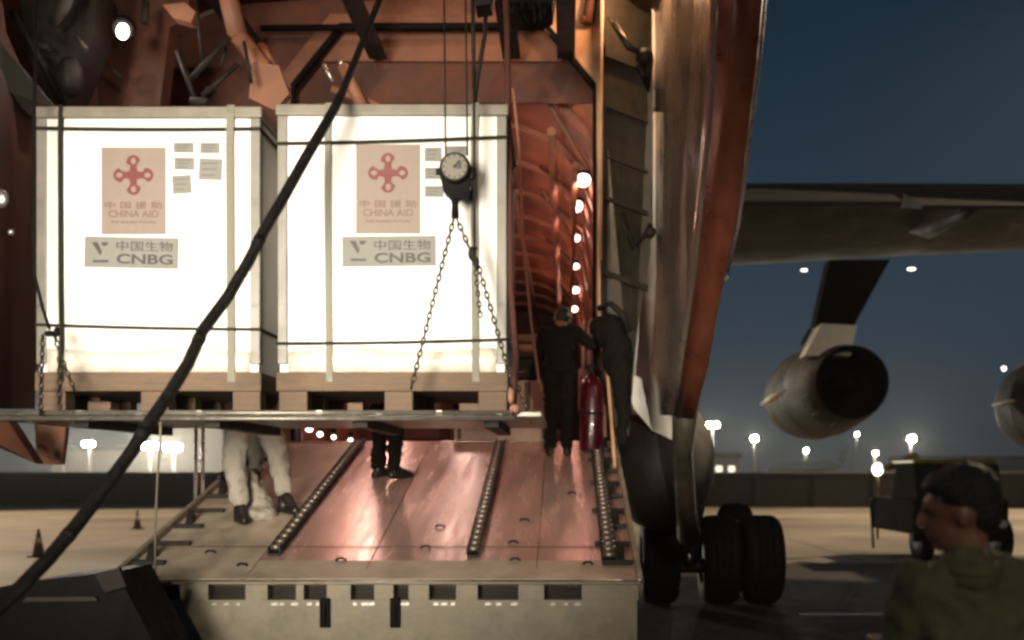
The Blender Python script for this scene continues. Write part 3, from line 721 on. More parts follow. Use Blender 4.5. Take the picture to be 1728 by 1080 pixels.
    sx0, sy0, sx1, sy1 = sign; sw = sx1 - sx0; sh = sy1 - sy0
    for txt, fy, hh, bold in (('中国生物', .30, 17, .0), ('CNBG', .72, 17, .0015)):
        me = text_mesh(txt, hh / SP, (xc(sx0 + sw * .645), yy - .0115, zc(sy0 + sh * fy)), sw * .60 / SP, .001, bold, -rot)
        if me: place('lettering', me, M['ink'], sg)
    b = MB(); lx = sx0 + sw * .17; ly = sy0 + sh * .36
    b.prism([V((xc(lx - 14), yy - .0105, zc(ly - 10))), V((xc(lx - 4), yy - .0105, zc(ly - 10))), V((xc(lx + 3), yy - .0105, zc(ly + 6))), V((xc(lx), yy - .0105, zc(ly + 12)))], (0, -.001, 0))
    b.prism([V((xc(lx + 2), yy - .0105, zc(ly - 10))), V((xc(lx + 15), yy - .0105, zc(ly - 10))), V((xc(lx + 10), yy - .0105, zc(ly - 4))), V((xc(lx + 4), yy - .0105, zc(ly - 4)))], (0, -.001, 0))
    b.box((xc(lx - 12), yy - .0115, zc(ly + 24)), (xc(lx + 14), yy - .0105, zc(ly + 20)))
    b.build('sign_logo', M['ink'], sg)
    for s_ in sheets:
        o, c = sheet('label_sheet', *s_[:4], M['paper'], s_[4] if len(s_) > 4 else 0)
        n_ = 3; b = MB()
        for i in range(n_):
            z = zc(s_[1] + (s_[3] - s_[1]) * (i + .8) / (n_ + .6)); b.box((xc(s_[0] + 5), yy - .0056, z - .002), (xc(s_[2] - 6 - i * 3), yy - .0048, z + .002))
        b.build('printed_line', M['ink'], o)
    return t
crate(61, 439, 180, 628, ((105, 8, 'strap'), (391, 13, 'strapg')), ((217, 218, 6), (548, 556, 5)), (170, 248, 279, 395), (142, 400, 300, 452),
      ((292, 240, 326, 257), (293, 265, 327, 286, .02), (290, 295, 322, 326, -.06), (337, 240, 370, 258), (335, 267, 374, 303, .04)),
      'white crate standing left of its twin on the lifted pallet, all five label sheets uncovered', math.radians(1.2))
crate(468, 855, 176, 628, ((556, 11, 'strapg'), (803, 12, 'strapg')), ((243, 232, 6), (580, 573, 5)), (600, 243, 709, 394), (577, 398, 735, 449),
      ((716, 248, 745, 272), (716, 282, 746, 302), (716, 313, 748, 332), (752, 246, 790, 262), (752, 290, 792, 332)),
      'white crate behind the hanging round gauge and chain sling, beside the red hold opening', math.radians(-.6))
# aluminium aircraft pallet under the crates
ap = thing('air_cargo_pallet', (-1.9, 7.2, 2.06), 'thin aluminium air cargo pallet lifted above the ramp with two crates on it', 'pallet')
PZ = zc(695)
b = MB(); b.box((-3.62, 6.42, PZ - .045), (P(915, 0, 6.42).x, 7.95, PZ - .004), .01); b.build('pallet_sheet', M['alu'], ap)
b = MB(); xr = P(868, 0, 6.4).x
b.tube([(-3.64, 6.405, PZ - .018), (xr, 6.405, PZ - .018)], .016, 8); b.tube([(-3.64, 6.41, PZ - .052), (xr, 6.41, PZ - .052)], .013, 8)
b.build('edge_rail', M['alu'], ap)
b = MB()
for i in range(9):
    x = -3.3 + i * .36; b.box((x, 6.392, PZ - .030), (x + .04, 6.41, PZ - .012 + .01 * (i % 2)), .003)
sep(b, 'lashing_cleat', M['alu'], ap)
b = MB()
for X in (-3.0, -2.2, -1.3, -.5): b.box((X, 6.5, PZ - .10), (X + .09, 7.9, PZ - .046))
sep(b, 'pallet_beam', M['dark'], ap)
# loose dunnage on the pallet between blocks
for i, (pa, pb_, ya, yb2, lab) in enumerate(((148, 186, 672, 694, 'short pale timber block lying on pallet under the left crate'), (586, 612, 674, 694, 'small pale block lying under the middle of the right crate'), (775, 838, 674, 693, 'wide pale timber block lying under the right end of the right crate'))):
    b = MB(); b.box((P(pa, 0, 6.85).x, 6.85, PZ - .002), (P(pb_, 0, 6.85).x, 7.0, PZ + (yb2 - ya) / SP), .006); o = b.build('dunnage_block', M['wood'])
    tag(o, lab, 'block', 'timber blocks under the crates')

# ---- chain helper: alternating links along a line
def chain(b, p0, p1, link=.038, r=.006, w=.012):
    p0 = V(p0); p1 = V(p1); d = (p1 - p0); L = d.length; d.normalize(); n = max(2, int(L / link))
    a = d.cross(V((0, 1, 0))); a = a.normalized() if a.length > .01 else V((1, 0, 0)); c = d.cross(a).normalized()
    for i in range(n):
        m_ = p0 + d * (L * (i + .5) / n); s_ = a if i % 2 else c; h = link * .66
        pts = [m_ + d * (h * math.cos(t)) + s_ * (w * math.sin(t)) for t in [2 * PI * k / 8 for k in range(9)]]
        b.tube(pts, r, 5, False)
# right hoist
hk = thing('chain_hoist', P(768, 370, 6.3), 'chain hoist with round gauge hanging in front of the right crate, holding the pallet', 'hoist')
G = P(768, 284, 6.28); gr = .092
b = MB(); b.tube([G + V((0, .055, 0)), G + V((0, -.01, 0))], [gr, gr], 28); b.tube([G + V((0, -.012, 0)), G + V((0, -.03, 0))], [gr, gr * .86], 28); b.build('gauge_body', M['dark'], hk)
b = MB(); b.tube([G + V((0, -.031, 0)), G + V((0, -.036, 0))], gr * .8, 28); gf = b.build('gauge_face', M['gauge'], hk)
b = MB()
for k in range(12):
    a = 2 * PI * k / 12; e = V((math.cos(a), 0, math.sin(a))); b.tube([G + V((0, -.038, 0)) + e * gr * .62, G + V((0, -.038, 0)) + e * gr * .76], .0035, 5)
b.tube([G + V((0, -.039, 0)), G + V((.03, -.039, .035))], .004, 5); b.ball(G + V((0, -.038, 0)), .010, 1); b.box(G + V((.012, -.040, -.012)), G + V((.04, -.037, .03)))
b.build('dial_marks', M['ink'], gf)
b = MB(); b.prism([P(742, 296, 6.3), P(794, 296, 6.3), P(788, 326, 6.3), P(774, 334, 6.3), P(760, 334, 6.3), P(748, 322, 6.3)], (0, .09, 0)); b.tube([P(768, 330, 6.33), P(768, 346, 6.33), P(768, 368, 6.33)], [.028, .02, .024], 8); b.build('hook_block', M['black'], hk)
b = MB(); b.box(P(792, 300, 6.3), P(799, 286, 6.36)); b.tube([P(736, 290, 6.3), P(746, 290, 6.3)], .02, 8); sep(b, 'side_lug', M['dark'], hk)
for (a, c, r) in (((752, 262, 6.3), (749, -60, 6.3), .006), ((789, 262, 6.3), (785, -60, 6.3), .006), ((801, 420, 6.35), (800, 150, 6.35), .008), ((800, 150, 6.35), (797, -60, 6.35), .013)):
    b = MB(); b.tube([P(*a), P(*c)], r, 6); b.build('hoist_wire', M['dark'], hk)
b = MB(); chain(b, P(766, 368, 6.3), P(694, 655, 6.32)); b.build('sling_chain', M['chain'], hk)
b = MB(); chain(b, P(770, 368, 6.3), P(792, 418, 6.3)); b.build('sling_chain', M['chain'], hk)
b = MB(); chain(b, P(805, 440, 6.3), P(862, 640, 6.34)); chain(b, P(800, 430, 6.3), P(811, 535, 6.31), .03, .005); b.build('sling_chain', M['chain'], hk)
b = MB(); b.ball(P(797, 428, 6.3), (.026, .02, .045)); b.ball(P(804, 444, 6.3), (.02, .02, .04)); b.tube([P(788, 412, 6.3), P(797, 424, 6.3), P(806, 418, 6.3)], .008, 6); b.build('chain_shortener', M['dark'], hk)
b = MB(); chain(b, P(862, 640, 6.34), P(866, 700, 6.36)); b.build('sling_chain', M['chain'], hk)
b = MB(); chain(b, P(868, 640, 6.9), P(897, 712, 6.9)); b.build('sling_chain', M['chain'], hk)
b = MB(); b.ball(P(862, 668, 6.33), (.02, .02, .05)); b.ball(P(868, 690, 6.36), (.03, .02, .03)); b.build('shackle', M['pinkcord'], hk)
# hoist trolley on the crane rail above
tr = thing('hoist_trolley', P(885, -40, 7.4), 'black hoist trolley with dangling hooks at the top beside the cream gusset', 'hoist')
b = MB(); b.prism([P(845, -60, 7.4), P(940, -60, 7.4), P(932, 6, 7.4), P(915, 14, 7.4), P(880, 14, 7.4), P(846, 2, 7.4)], (0, .35, 0)); b.build('trolley_body', M['black'], tr)
b = MB()
for i in range(9):
    px = 850 + i * 9 + random.uniform(-2, 2); L = random.uniform(14, 34)
    b.tube([P(px, 4, 7.36), P(px + random.uniform(-5, 5), 4 + L * .6, 7.36), P(px + random.uniform(-8, 8), 6 + L, 7.36)], .011, 6)
sep(b, 'hanging_hook', M['black'], tr)
for (a, c) in (((731, -40, 7.4), (731, 4, 7.4)), ):
    b = MB(); b.prism([P(798, -60, 7.5), P(838, -60, 7.5), P(828, 6, 7.5), P(802, 10, 7.5)], (0, .2, 0)); b.build('guide_pulley', M['dark'], tr)
# left hoist sling
lh = thing('chain_sling', P(85, 560, 6.3), 'dark chain sling knotted at the lower left corner of the left crate', 'chain sling')
b = MB(); b.ball(P(84, 563, 6.3), (.035, .02, .02)); b.ball(P(96, 560, 6.3), (.02, .02, .03)); b.build('sling_hook', M['black'], lh)
b = MB(); chain(b, P(72, 566, 6.3), P(68, 700, 6.35), .03, .006); chain(b, P(92, 566, 6.3), P(101, 595, 6.3), .03, .006); chain(b, P(101, 592, 6.3), P(100, 690, 6.35), .034, .007); chain(b, P(102, 600, 6.3), P(126, 660, 6.35), .03, .005); b.build('sling_chain', M['chain'], lh)
b = MB(); b.tube([P(84, 556, 6.3), P(72, 520, 6.3), P(58, 462, 6.3), P(56, 380, 6.3), P(58, 180, 6.35), P(64, -60, 6.4)], .010, 6); b.build('hoist_wire', M['black'], lh)
# rope and cords right of the crates
o = MB().tube([P(852, -60, 6.9), P(856, 60, 6.9), P(857, 180, 6.75), P(860, 330, 6.65), P(862, 480, 6.6), P(870, 600, 6.55), P(866, 700, 6.45)], .020, 8).build('hoist_rope', M['ropered']); tag(o, 'thick reddish rope hanging down the right edge of the right crate', 'rope')
o = MB().tube([P(866, 150, 8.2), P(876, 250, 8.1), P(884, 420, 8.0), P(896, 540, 7.8), P(909, 640, 7.7), P(914, 660, 7.7)], .012, 6).build('pink_cord', M['pinkcord']); tag(o, 'thin pink cord running down in front of the red hold lining', 'cord')
o = MB().tube([P(823, -40, 7.8), P(818, 60, 7.8), P(806, 130, 7.8), P(800, 180, 7.9)], .018, 6).build('slack_hose', M['dark']); tag(o, 'dark hose hanging in a bend above the right crate', 'hose')
o = MB().tube([P(271, 712, 6.45), P(270, 760, 6.5), P(266, 800, 6.6), P(262, 890, 6.8), P(262, 1010, 7.0)], .007, 6).build('tag_line', M['strapg']); tag(o, 'thin tag line hanging from the pallet left of the white trousers', 'rope')
# the big black cable crossing the picture
cp = [(655, -60, 7.2), (640, 0, 7.1), (612, 70, 6.95), (580, 150, 6.5), (565, 182, 6.3), (515, 268, 6.15), (478, 334, 6.0), (444, 392, 5.9), (420, 440, 5.8), (385, 500, 5.7), (342, 558, 5.55), (318, 612, 5.4), (286, 664, 5.25), (250, 716, 5.1), (222, 762, 5.0),
      (180, 820, 4.85), (128, 888, 4.65), (80, 945, 4.5), (30, 996, 4.3), (-30, 1050, 4.15), (-90, 1110, 4.0)]
b = MB(); b.tube([P(*p) for p in cp], [.020, .020, .021, .024, .028] + [.031] * (len(cp) - 5), 12)
cb = b.build('electric_cable', M['cable']); tag(cb, 'thick black cable running diagonally in front of both crates', 'cable')
b = MB()
for i in (7, 10, 13, 16):
    a = P(*cp[i]); c = P(*cp[i + 1]); m_ = a.lerp(c, .2); e = a.lerp(c, .35 + .2 * (i % 2)); b.tube([m_, e], .0335, 12)
sep(b, 'tape_wrap', M['black'], cb)

# ================================================================== THINGS IN THE HOLD
o = thing('sill_board', P(845, 745, 10.75), 'pale pink timber board lying across the rear edge of the hold floor', 'board')
b = MB(); b.box((P(766, 0, 10.72).x, 10.72, FZ + .004), (P(925, 0, 10.72).x, 10.98, FZ + .165), .006); b.build('board', M['carton'], o)
b = MB(); b.box((P(772, 0, 10.72).x, 10.70, FZ + .02), (P(778, 0, 10.72).x, 10.717, FZ + .15)); b.box((P(915, 0, 10.72).x, 10.70, FZ + .02), (P(920, 0, 10.72).x, 10.717, FZ + .15)); sep(b, 'end_batten', M['wood'], o)
t = thing('carton', P(890, 716, 11.4), 'pale pink square carton standing in the hold behind the sill board', 'box')
b = MB(); b.box((P(852, 0, 11.4).x, 11.4, FZ + .003), (P(928, 0, 11.4).x, 11.9, P(0, 642, 11.4).z), .008); b.build('box_body', M['carton'], t)
b = MB(); xm = P(890, 0, 11.4).x; b.box((xm - .03, 11.394, FZ + .1), (xm + .03, 11.399, P(0, 644, 11.4).z)); b.build('tape_strip', M['wood'], t)
t = thing('equipment_case', P(890, 640, 11.5), 'dark case with rounded lid standing on top of the pink carton', 'case')
z0 = P(0, 641, 11.4).z
b = MB(); b.box((P(856, 0, 11.5).x, 11.42, z0), (P(912, 0, 11.5).x, 11.85, z0 + .24), .03); b.build('case_body', M['dark'], t)
b = MB(); b.box((P(855, 0, 11.5).x, 11.41, z0 + .242), (P(913, 0, 11.5).x, 11.86, z0 + .30), .02); b.build('case_lid', M['fair'], t)
b = MB(); b.tube([P(870, 622, 11.4), P(874, 628, 11.38), P(884, 628, 11.38), P(888, 622, 11.4)], .008, 6); b.build('handle', M['alu'], t)
t = thing('folded_tarpaulin', P(890, 570, 13.0), 'folded tan tarpaulin piled on stores deep in the hold above the dark case', 'tarpaulin')
for i in range(5):
    b = MB(); z = 2.9 + i * .11; b.box((P(858, 0, 13).x - .03 * (i % 2), 12.9, z), (P(908, 0, 13).x + .04 * (i % 3), 13.5, z + .10), .035); b.build('fold', M['panel'] if i % 2 else M['wood'], t)
t = thing('storage_cabinet', P(890, 800, 13.0), 'brown storage cabinet standing in the hold under the tan tarpaulin', 'cabinet')
b = MB(); b.box((P(846, 0, 13).x, 12.85, FZ + .002), (P(912, 0, 13).x, 13.6, 2.895), .01); b.build('cabinet_body', M['brown'], t)
b = MB(); b.box((P(852, 0, 13).x, 12.83, 2.2), (P(906, 0, 13).x, 12.849, 2.8), .004); b.build('door', M['panel'], t)
# stores further in
for i, (X, Y, w, h, lab) in enumerate(((-2.2, 15, .9, 1.2, 'dark wrapped load deep in the hold on the left'), (-1.0, 17, 1.0, 1.6, 'tall dark wrapped load deep in the middle of the hold'), (-.2, 15.5, .5, 1.5, 'narrow wrapped load deep in the hold by the right wall'))):
    t = thing('wrapped_load', (X, Y, FZ), lab, 'cargo', 'wrapped loads deep in the hold')
    b = MB(); b.box((X - w / 2, Y, FZ + .12), (X + w / 2, Y + 1, FZ + h), .06); b.build('load_cover', M['brown'], t)
    b = MB(); b.box((X - w / 2 - .03, Y - .03, FZ + .002), (X + w / 2 + .03, Y + 1.03, FZ + .115), .01); b.build('skid', M['wood'], t)
# red gas cylinder
t = thing('gas_cylinder', P(998, 745, 10.35), 'glossy dark red gas cylinder standing beside the dark worker at the ramp top', 'gas cylinder')
cxx = P(998, 0, 10.3).x; zb = rz(10.3)
b = MB(); b.tube([(cxx, 10.3, zb + .005), (cxx, 10.3, zb + .03), (cxx, 10.3, zb + .62), (cxx, 10.3, zb + .70), (cxx, 10.3, zb + .75)], [.11, .116, .116, .08, .03], 24); b.build('cylinder_body', M['redgloss'], t)
b = MB(); b.tube([(cxx, 10.3, zb + .751), (cxx, 10.3, zb + .84)], .03, 10); b.tube([(cxx - .06, 10.3, zb + .82), (cxx + .05, 10.3, zb + .82)], .014, 8); b.build('valve', M['dark'], t)
b = MB(); b.tube([(cxx, 10.3, zb + .35 + .0), (cxx, 10.3, zb + .38)], .1180, 24); b.build('clamp_band', M['dark'], t)

# ================================================================== PEOPLE
def hand(parts, w, d, side, palm_n):
    """palm, four bent fingers of different length and a thumb, from wrist w along direction d"""
    w = V(w); d = V(d).normalized(); pn = V(palm_n).normalized(); s_ = d.cross(pn).normalized()
    parts.append(('e', w + d * .045, (.036, .036, .018), Matrix((s_, d, pn)).transposed()))
    for k, L in enumerate((.066, .076, .070, .054)):
        b0 = w + d * .082 + s_ * (.029 - k * .0195); k1 = b0 + d * L * .5 + pn * .006; k2 = k1 + d * L * .3 + pn * .02; k3 = k2 + d * L * .12 + pn * .02
        parts += [('c', b0, .0092, k1, .0086), ('c', k1, .0086, k2, .008), ('c', k2, .008, k3, .0072)]
    t0 = w + d * .025 + s_ * .032; t1 = t0 + d * .03 + s_ * .024 + pn * .012; t2 = t1 + d * .028 + s_ * .002 + pn * .016
    parts += [('c', t0, .0115, t1, .0105), ('c', t1, .0105, t2, .009)]
def person(J, label, mt, ms, top=None, hairm=None, hands=True, group=None, girth=1.0, boots=None):
    """J: joints in metres (world). Continuous body; clothes and hair are children."""
    g = girth
    root_z = min(J['toeL'][2], J['toeR'][2]) - .03
    body = []
    j = {k: V(v) for k, v in J.items()}
    hd = j['head']; look = V(J.get('look', (0, 1, 0))).normalized(); upv = (hd - j['neck']).normalized()
    side = look.cross(upv).normalized(); look = upv.cross(side).normalized(); HM = Matrix((side, look, upv)).transposed()
    def H(x, y, z): return hd + side * x + look * y + upv * z
    body += [('e', H(0, -.012, .022), (.076, .096, .094), HM), ('e', H(0, .022, -.045), (.056, .070, .070), HM), ('e', H(0, .062, -.088), (.026, .024, .022), HM),
             ('e', H(0, .094, -.012), (.012, .022, .026), HM), ('c', H(0, .088, .018), .009, H(0, .112, -.022), .013), ('e', H(0, .082, -.055), (.024, .014, .008), HM), ('e', H(0, .080, -.066), (.021, .014, .008), HM),
             ('e', H(.033, .072, .018), (.014, .012, .009), HM), ('e', H(-.033, .072, .018), (.014, .012, .009), HM), ('e', H(0, .078, .036), (.050, .014, .010), HM),
             ('e', H(.076, -.008, -.008), (.010, .020, .032), HM), ('e', H(-.076, -.008, -.008), (.010, .020, .032), HM), ('c', H(0, -.02, -.05), .054, j['neck'], .056)]
    ch, pe = j['chest'], j['pelvis']
    body += [('c', j['neck'], .055, ch, .09), ('c', ch, .105 * g, pe, .10 * g)]
    for s_ in 'LR':
        body += [('c', j['sh' + s_], .048, j['el' + s_], .038), ('c', j['el' + s_], .037, j['wr' + s_], .026), ('c', ch, .08, j['sh' + s_], .05),
                 ('c', j['hip' + s_], .075, j['kn' + s_], .05), ('c', j['kn' + s_], .05, j['an' + s_], .034), ('c', j['an' + s_], .034, j['toe' + s_], .026), ('c', pe, .09, j['hip' + s_], .08)]
        if hands:
            d = (j['wr' + s_] - j['el' + s_]).normalized(); hand(body, j['wr' + s_], d, s_, V((0, .3, -1)) if abs(d.z) < .8 else V((.2, 1, 0)))
    root = blob('person', body, M['skin'], None, .010, 2)
    tag(root, label, 'person', group)
    if top:
        p = [('c', j['neck'] - V((0, 0, .01)), .062, ch, .115 * g), ('c', ch, .128 * g, pe + (ch - pe) * .15, .125 * g)]
        for s_ in 'LR':
            shx = j['sh' + s_]; p += [('c', ch + V((0, 0, .03)), .10 * g, shx, .068 * g), ('c', shx, .066 * g, j['el' + s_], .054 * g), ('c', j['el' + s_], .054 * g, j['wr' + s_] + (j['el' + s_] - j['wr' + s_]) * .1, .040 * g)]
            lat = (shx - ch); p.append(('c', ch.lerp(shx, .45), .10 * g, pe.lerp(j['hip' + s_], .5) + V((0, 0, .08)), .10 * g))
            p.append(('c', j['neck'], .058, shx + V((0, 0, .012)), .050))
        if top == M['shirt']: p += [('c', j['neck'] + V((0, -.01, .02)), .070, j['neck'] - V((0, 0, .06)), .088), ('c', j['neck'], .066, j['shL'] + V((.03, 0, .01)), .056), ('c', j['neck'], .066, j['shR'] + V((-.03, 0, .01)), .056)]
        blob('jacket' if top != M['shirt'] else 'shirt', p, top, root, .012, 2, .045, .085)
    if top == M['shirt']:
        b = MB(); nk = j['neck']; rr = []
        for q_, z_ in ((.078, -.035), (.076, .0), (.070, .030), (.078, .034), (.088, -.002)):
            rr.append([nk + V((q_ * math.cos(2 * PI * k / 28), -.01 + q_ * 1.0 * math.sin(2 * PI * k / 28), z_ + .012 * math.sin(2 * PI * k / 28))) for k in range(28)])
        b.grid(rr, True, True); b.build('collar', top, root, solid=.003)
    p = [('c', pe + V((0, 0, .08)), .120 * g, pe, .125 * g)]
    for s_ in 'LR':
        k = j['kn' + s_]; a = j['an' + s_]; h = j['hip' + s_]
        p += [('c', pe, .11 * g, h, .100 * g), ('c', h, .102 * g, k, .074 * g), ('c', k, .074 * g, a + (k - a) * .06, .062 * g)]
    blob('trousers', p, mt, root, .012, 2, .050, .075)
    for s_ in 'LR':
        a = j['an' + s_]; to = j['toe' + s_]; hl = a + (a - to).normalized() * .03; hl.z = to.z
        blob('shoe', [('c', a, .044, V((a.x, a.y, to.z + .01)), .046), ('c', hl, .038, to, .040), ('c', a, .042, to, .036)], ms, root, .009, 2)
    if hairm:
        hp = []
        for k in range(46):
            th = random.uniform(0, 2 * PI); ph = random.uniform(-.25, 1.5)
            x = math.cos(th) * math.cos(ph); y = math.sin(th) * math.cos(ph); z = math.sin(ph)
            if y > .35 and z < .8: continue
            if z < .05 and y > -.05: continue
            hp.append(('e', H(x * .070, -.014 + y * .088, .026 + z * .088), (.024, .024, .020)))
        hp += [('e', H(0, -.024, .046), (.083, .098, .090), HM), ('e', H(0, -.058, -.006), (.070, .058, .070), HM), ('e', H(0, .030, .082), (.066, .056, .036), HM)]
        blob('hair', hp, hairm, root, .006, 1, .012, .02)
    return root
# near man, back to the camera, head turned left
def J0(c, z0, yaw=0, H_=1.7, **over):
    """standing joints around ground point c, facing direction yaw (0 = away from the camera)"""
    cx, cy = c; k = H_ / 1.75
    fx, fy = -math.sin(yaw), math.cos(yaw); rx, ry = math.cos(yaw), math.sin(yaw)
    def p(r, f, z): return (cx + (rx * r + fx * f) * k, cy + (ry * r + fy * f) * k, z0 + z * k)
    j = dict(head=p(0, .03, 1.635), neck=p(0, 0, 1.47), chest=p(0, 0, 1.27), pelvis=p(0, 0, .96), shL=p(-.185, 0, 1.42), shR=p(.185, 0, 1.42), elL=p(-.24, .02, 1.12), elR=p(.24, .02, 1.12),
             wrL=p(-.25, .12, .88), wrR=p(.25, .12, .88), hipL=p(-.09, 0, .92), hipR=p(.09, 0, .92), knL=p(-.11, .03, .50), knR=p(.11, .03, .50), anL=p(-.12, 0, .09), anR=p(.12, 0, .09), toeL=p(-.14, .17, .035), toeR=p(.14, .17, .035), look=(fx, fy, 0))
    for a, v in over.items(): j[a] = p(*v) if a != 'look' else v
    return j
person(J0((1.155, 3.02), -.03, math.radians(6), 1.80, look=(-.93, .30, .02), head=(-.045, .0, 1.63), neck=(-.02, 0, 1.47), shL=(-.165, 0, 1.425), shR=(.19, 0, 1.43), elL=(-.20, .10, 1.14), wrL=(-.14, .30, 1.20), elR=(.25, .0, 1.14)),
       'man with short black hair and olive shirt seen from behind, head turned to his left', M['cdark'], M['shoe'], M['shirt'], M['hair'], girth=1.06)
# stooping worker at the top of the ramp
Yw = 10.15; gx = P(945, 0, Yw).x
person(J0((gx, Yw), rz(Yw), 0, 1.66, head=(.02, .30, 1.40), neck=(0, .22, 1.30), chest=(0, .14, 1.13), pelvis=(0, -.03, .90), shL=(-.17, .18, 1.25), shR=(.19, .18, 1.25), elL=(-.22, .28, .98), elR=(.30, .22, 1.14),
          wrL=(-.16, .42, .82), wrR=(.47, .30, 1.16), hipL=(-.08, -.02, .88), hipR=(.08, -.02, .88), knL=(-.08, .03, .47), knR=(.07, .02, .47), anL=(-.10, -.02, .09), anR=(.07, 0, .09), toeL=(-.12, .14, .035), toeR=(.08, .16, .035), look=(-.1, 1, -.5)),
       'worker in dark overalls stooping at the top right of the ramp, back to camera', M['cdark'], M['shoe'], M['cdark'], M['hair'])
o = blob('actuator_cover', [('e', P(1030, 560, 10.25), (.17, .12, .18)), ('e', P(1042, 600, 10.2), (.15, .12, .26)), ('e', P(1012, 552, 10.25), (.10, .10, .10)), ('c', P(1046, 620, 10.2), .12, P(1052, 700, 10.15), .07), ('c', P(1052, 690, 10.15), .07, P(1050, 745, 10.1), .05)], M['cdark'], ac, .014, 2, .05, .09)
# worker in black trousers behind the pallet, only lower legs seen
Yw = 9.37; gx = P(650, 0, Yw).x
person(J0((gx, Yw), rz(Yw), math.radians(-40), 1.70, anL=(-.10, .0, .09), anR=(.10, .02, .09), toeL=(-.09, .15, .035), toeR=(.12, .18, .035)),
       'worker in black trousers standing mid ramp, seen only below the pallet', M['cdark'], M['shoe'], M['cdark'], M['hair'])
# worker in white trousers, wide step on the left of the ramp
Yw = 8.32; gx = P(432, 0, Yw).x
jw = J0((gx, Yw), rz(Yw), math.radians(-100), 1.70)
for k_, p_ in dict(hipL=(408, 684, 8.25), knL=(396, 776, 8.2), anL=(404, 846, 8.2), toeL=(412, 876, 8.1), hipR=(436, 684, 8.4), knR=(470, 764, 8.5), anR=(478, 828, 8.45), toeR=(498, 862, 8.35), pelvis=(422, 676, 8.33)).items(): jw[k_] = tuple(P(*p_))
jw['toeL'] = (jw['toeL'][0], 8.12, rz(8.12) + .035); jw['toeR'] = (jw['toeR'][0], 8.36, rz(8.36) + .035)
person(jw, 'worker in wide white trousers stepping across the left side of the ramp', M['cwhite'], M['shoe'], M['cgrey'], M['hair'], girth=1.20)
Yw = 9.3; gx = -2.80
person(J0((gx, Yw), rz(Yw), math.radians(160), 1.72), 'worker in grey trousers at the left ramp edge behind the white trousers', M['cgrey'], M['shoe'], M['cgrey'], M['hair'])
# loose trouser-leg shape in white cloth, added between the stepping legs
o = blob('loose_trouser_leg', [('c', P(412, 800, 8.42), .075, P(440, 858, 8.4), .11), ('e', P(436, 868, 8.3), (.13, .12, .06)), ('c', P(440, 858, 8.4), .10, P(452, 872, 8.3), .07)], M['cwhite'], None, .012, 2, .045, .06)
tag(o, 'white trouser leg shape on the ramp between the stepping feet', 'trouser leg')

# ================================================================== APRON THINGS
def cone(loc, label):
    t = thing('traffic_cone', loc, label, 'traffic cone', 'traffic cones on the lit apron'); L = V(loc)
    b = MB(); b.box(L + V((-.17, -.17, 0)), L + V((.17, .17, .03)), .008); b.build('base', M['black'], t)
    b = MB(); b.tube([L + V((0, 0, .031)), L + V((0, 0, .56)), L + V((0, 0, .60))], [.125, .03, .02], 16); b.build('cone_body', M['cone'], t)
    b = MB(); b.tube([L + V((0, 0, .30)), L + V((0, 0, .42))], [.08, .058], 16); b.build('sleeve', M['lineY'], t)
c = P(65, 940, 22.5); cone((c.x, 22.5, 0), 'traffic cone standing alone on the lit apron near the black cable')
c = P(232, 893, 34); cone((c.x, 34, 0), 'smaller looking traffic cone further off, beside the left ramp edge')
t = thing('access_ladder', (-3.3, 9.3, 0), 'pale metal ladder standing against the left edge of the ramp behind the workers', 'ladder')
for px in (331, 343):
    b = MB(); b.tube([P(px - 4, 1150, 8.9), P(px, 716, 9.4)], .016, 8); b.build('side_rail', M['silver'], t)
for k in range(7):
    z_ = .25 + k * .27; b = MB(); b.tube([P(330, 1150 - k * 62, 8.9 + .07 * k), P(341, 1150 - k * 62, 8.9 + .07 * k)], .010, 6); b.build('rung', M['silver'], t)
# black tool trolley, lower left
t = thing('tool_trolley', P(90, 1100, 5.6), 'black wheeled tool trolley with pale edge strip at the left of the ramp', 'trolley')
a0 = P(-80, 992, 5.9); a1 = P(196, 966, 6.4)
b = MB(); b.prism([P(-80, 1006, 5.9), P(60, 980, 5.9), P(196, 964, 5.9), P(262, 1090, 5.9), P(262, 1180, 5.9), P(-80, 1180, 5.9)], (0, .5, 0)); b.build('trolley_body', M['black'], t)
b = MB(); b.prism([P(38, 1016, 5.86), P(44, 1008, 5.86), P(160, 1007, 5.86), P(164, 1014, 5.86)], (0, .035, 0)); b.build('edge_strip', M['fair'], t)
b = MB()
for px in (-40, 220):
    c = P(px, 0, 6.15); b.tube([(c.x - .03, 6.15, .12), (c.x + .03, 6.15, .12)], .12, 16); b.box((c.x - .02, 6.1, .12), (c.x + .02, 6.2, .54))
sep(b, 'caster', M['tyre'], t)
b = MB(); b.prism([P(160, 968, 5.85), P(200, 958, 5.85), P(212, 990, 5.85), P(176, 1000, 5.85)], (0, .04, 0)); b.build('corner_cap', M['dark'], t)
# service truck behind the man
YT = 21.0; sT = F / YT
tk = thing('service_truck', (P(1590, 0, YT).x, YT, 0), 'grey and yellow airport service truck with a lit beacon, behind the near man', 'truck')
def bx(pa, pya, pb_, pyb, y0, y1): return P(pa, pyb, YT), P(pb_, pya, YT), y0, y1
def tbox(b, xa, xb, za, zb_, y0, y1, bev=.03): b.box((P(xa, 0, YT).x, y0, za), (P(xb, 0, YT).x, y1, zb_), bev)
b = MB(); tbox(b, 1542, 1704, .55, 1.25, YT, YT + 2.9, .06); b.build('body', M['truck'], tk)
b = MB(); x0, x1 = P(1550, 0, YT).x, P(1696, 0, YT).x
b.prism([(x0, YT + .1, 1.255), (x0, YT + 1.7, 1.255), (x0 + .05, YT + 1.6, 1.95), (x0 + .05, YT + .45, 1.95)], (x1 - x0, 0, 0)); cabn = b.build('cab', M['truck'], tk)
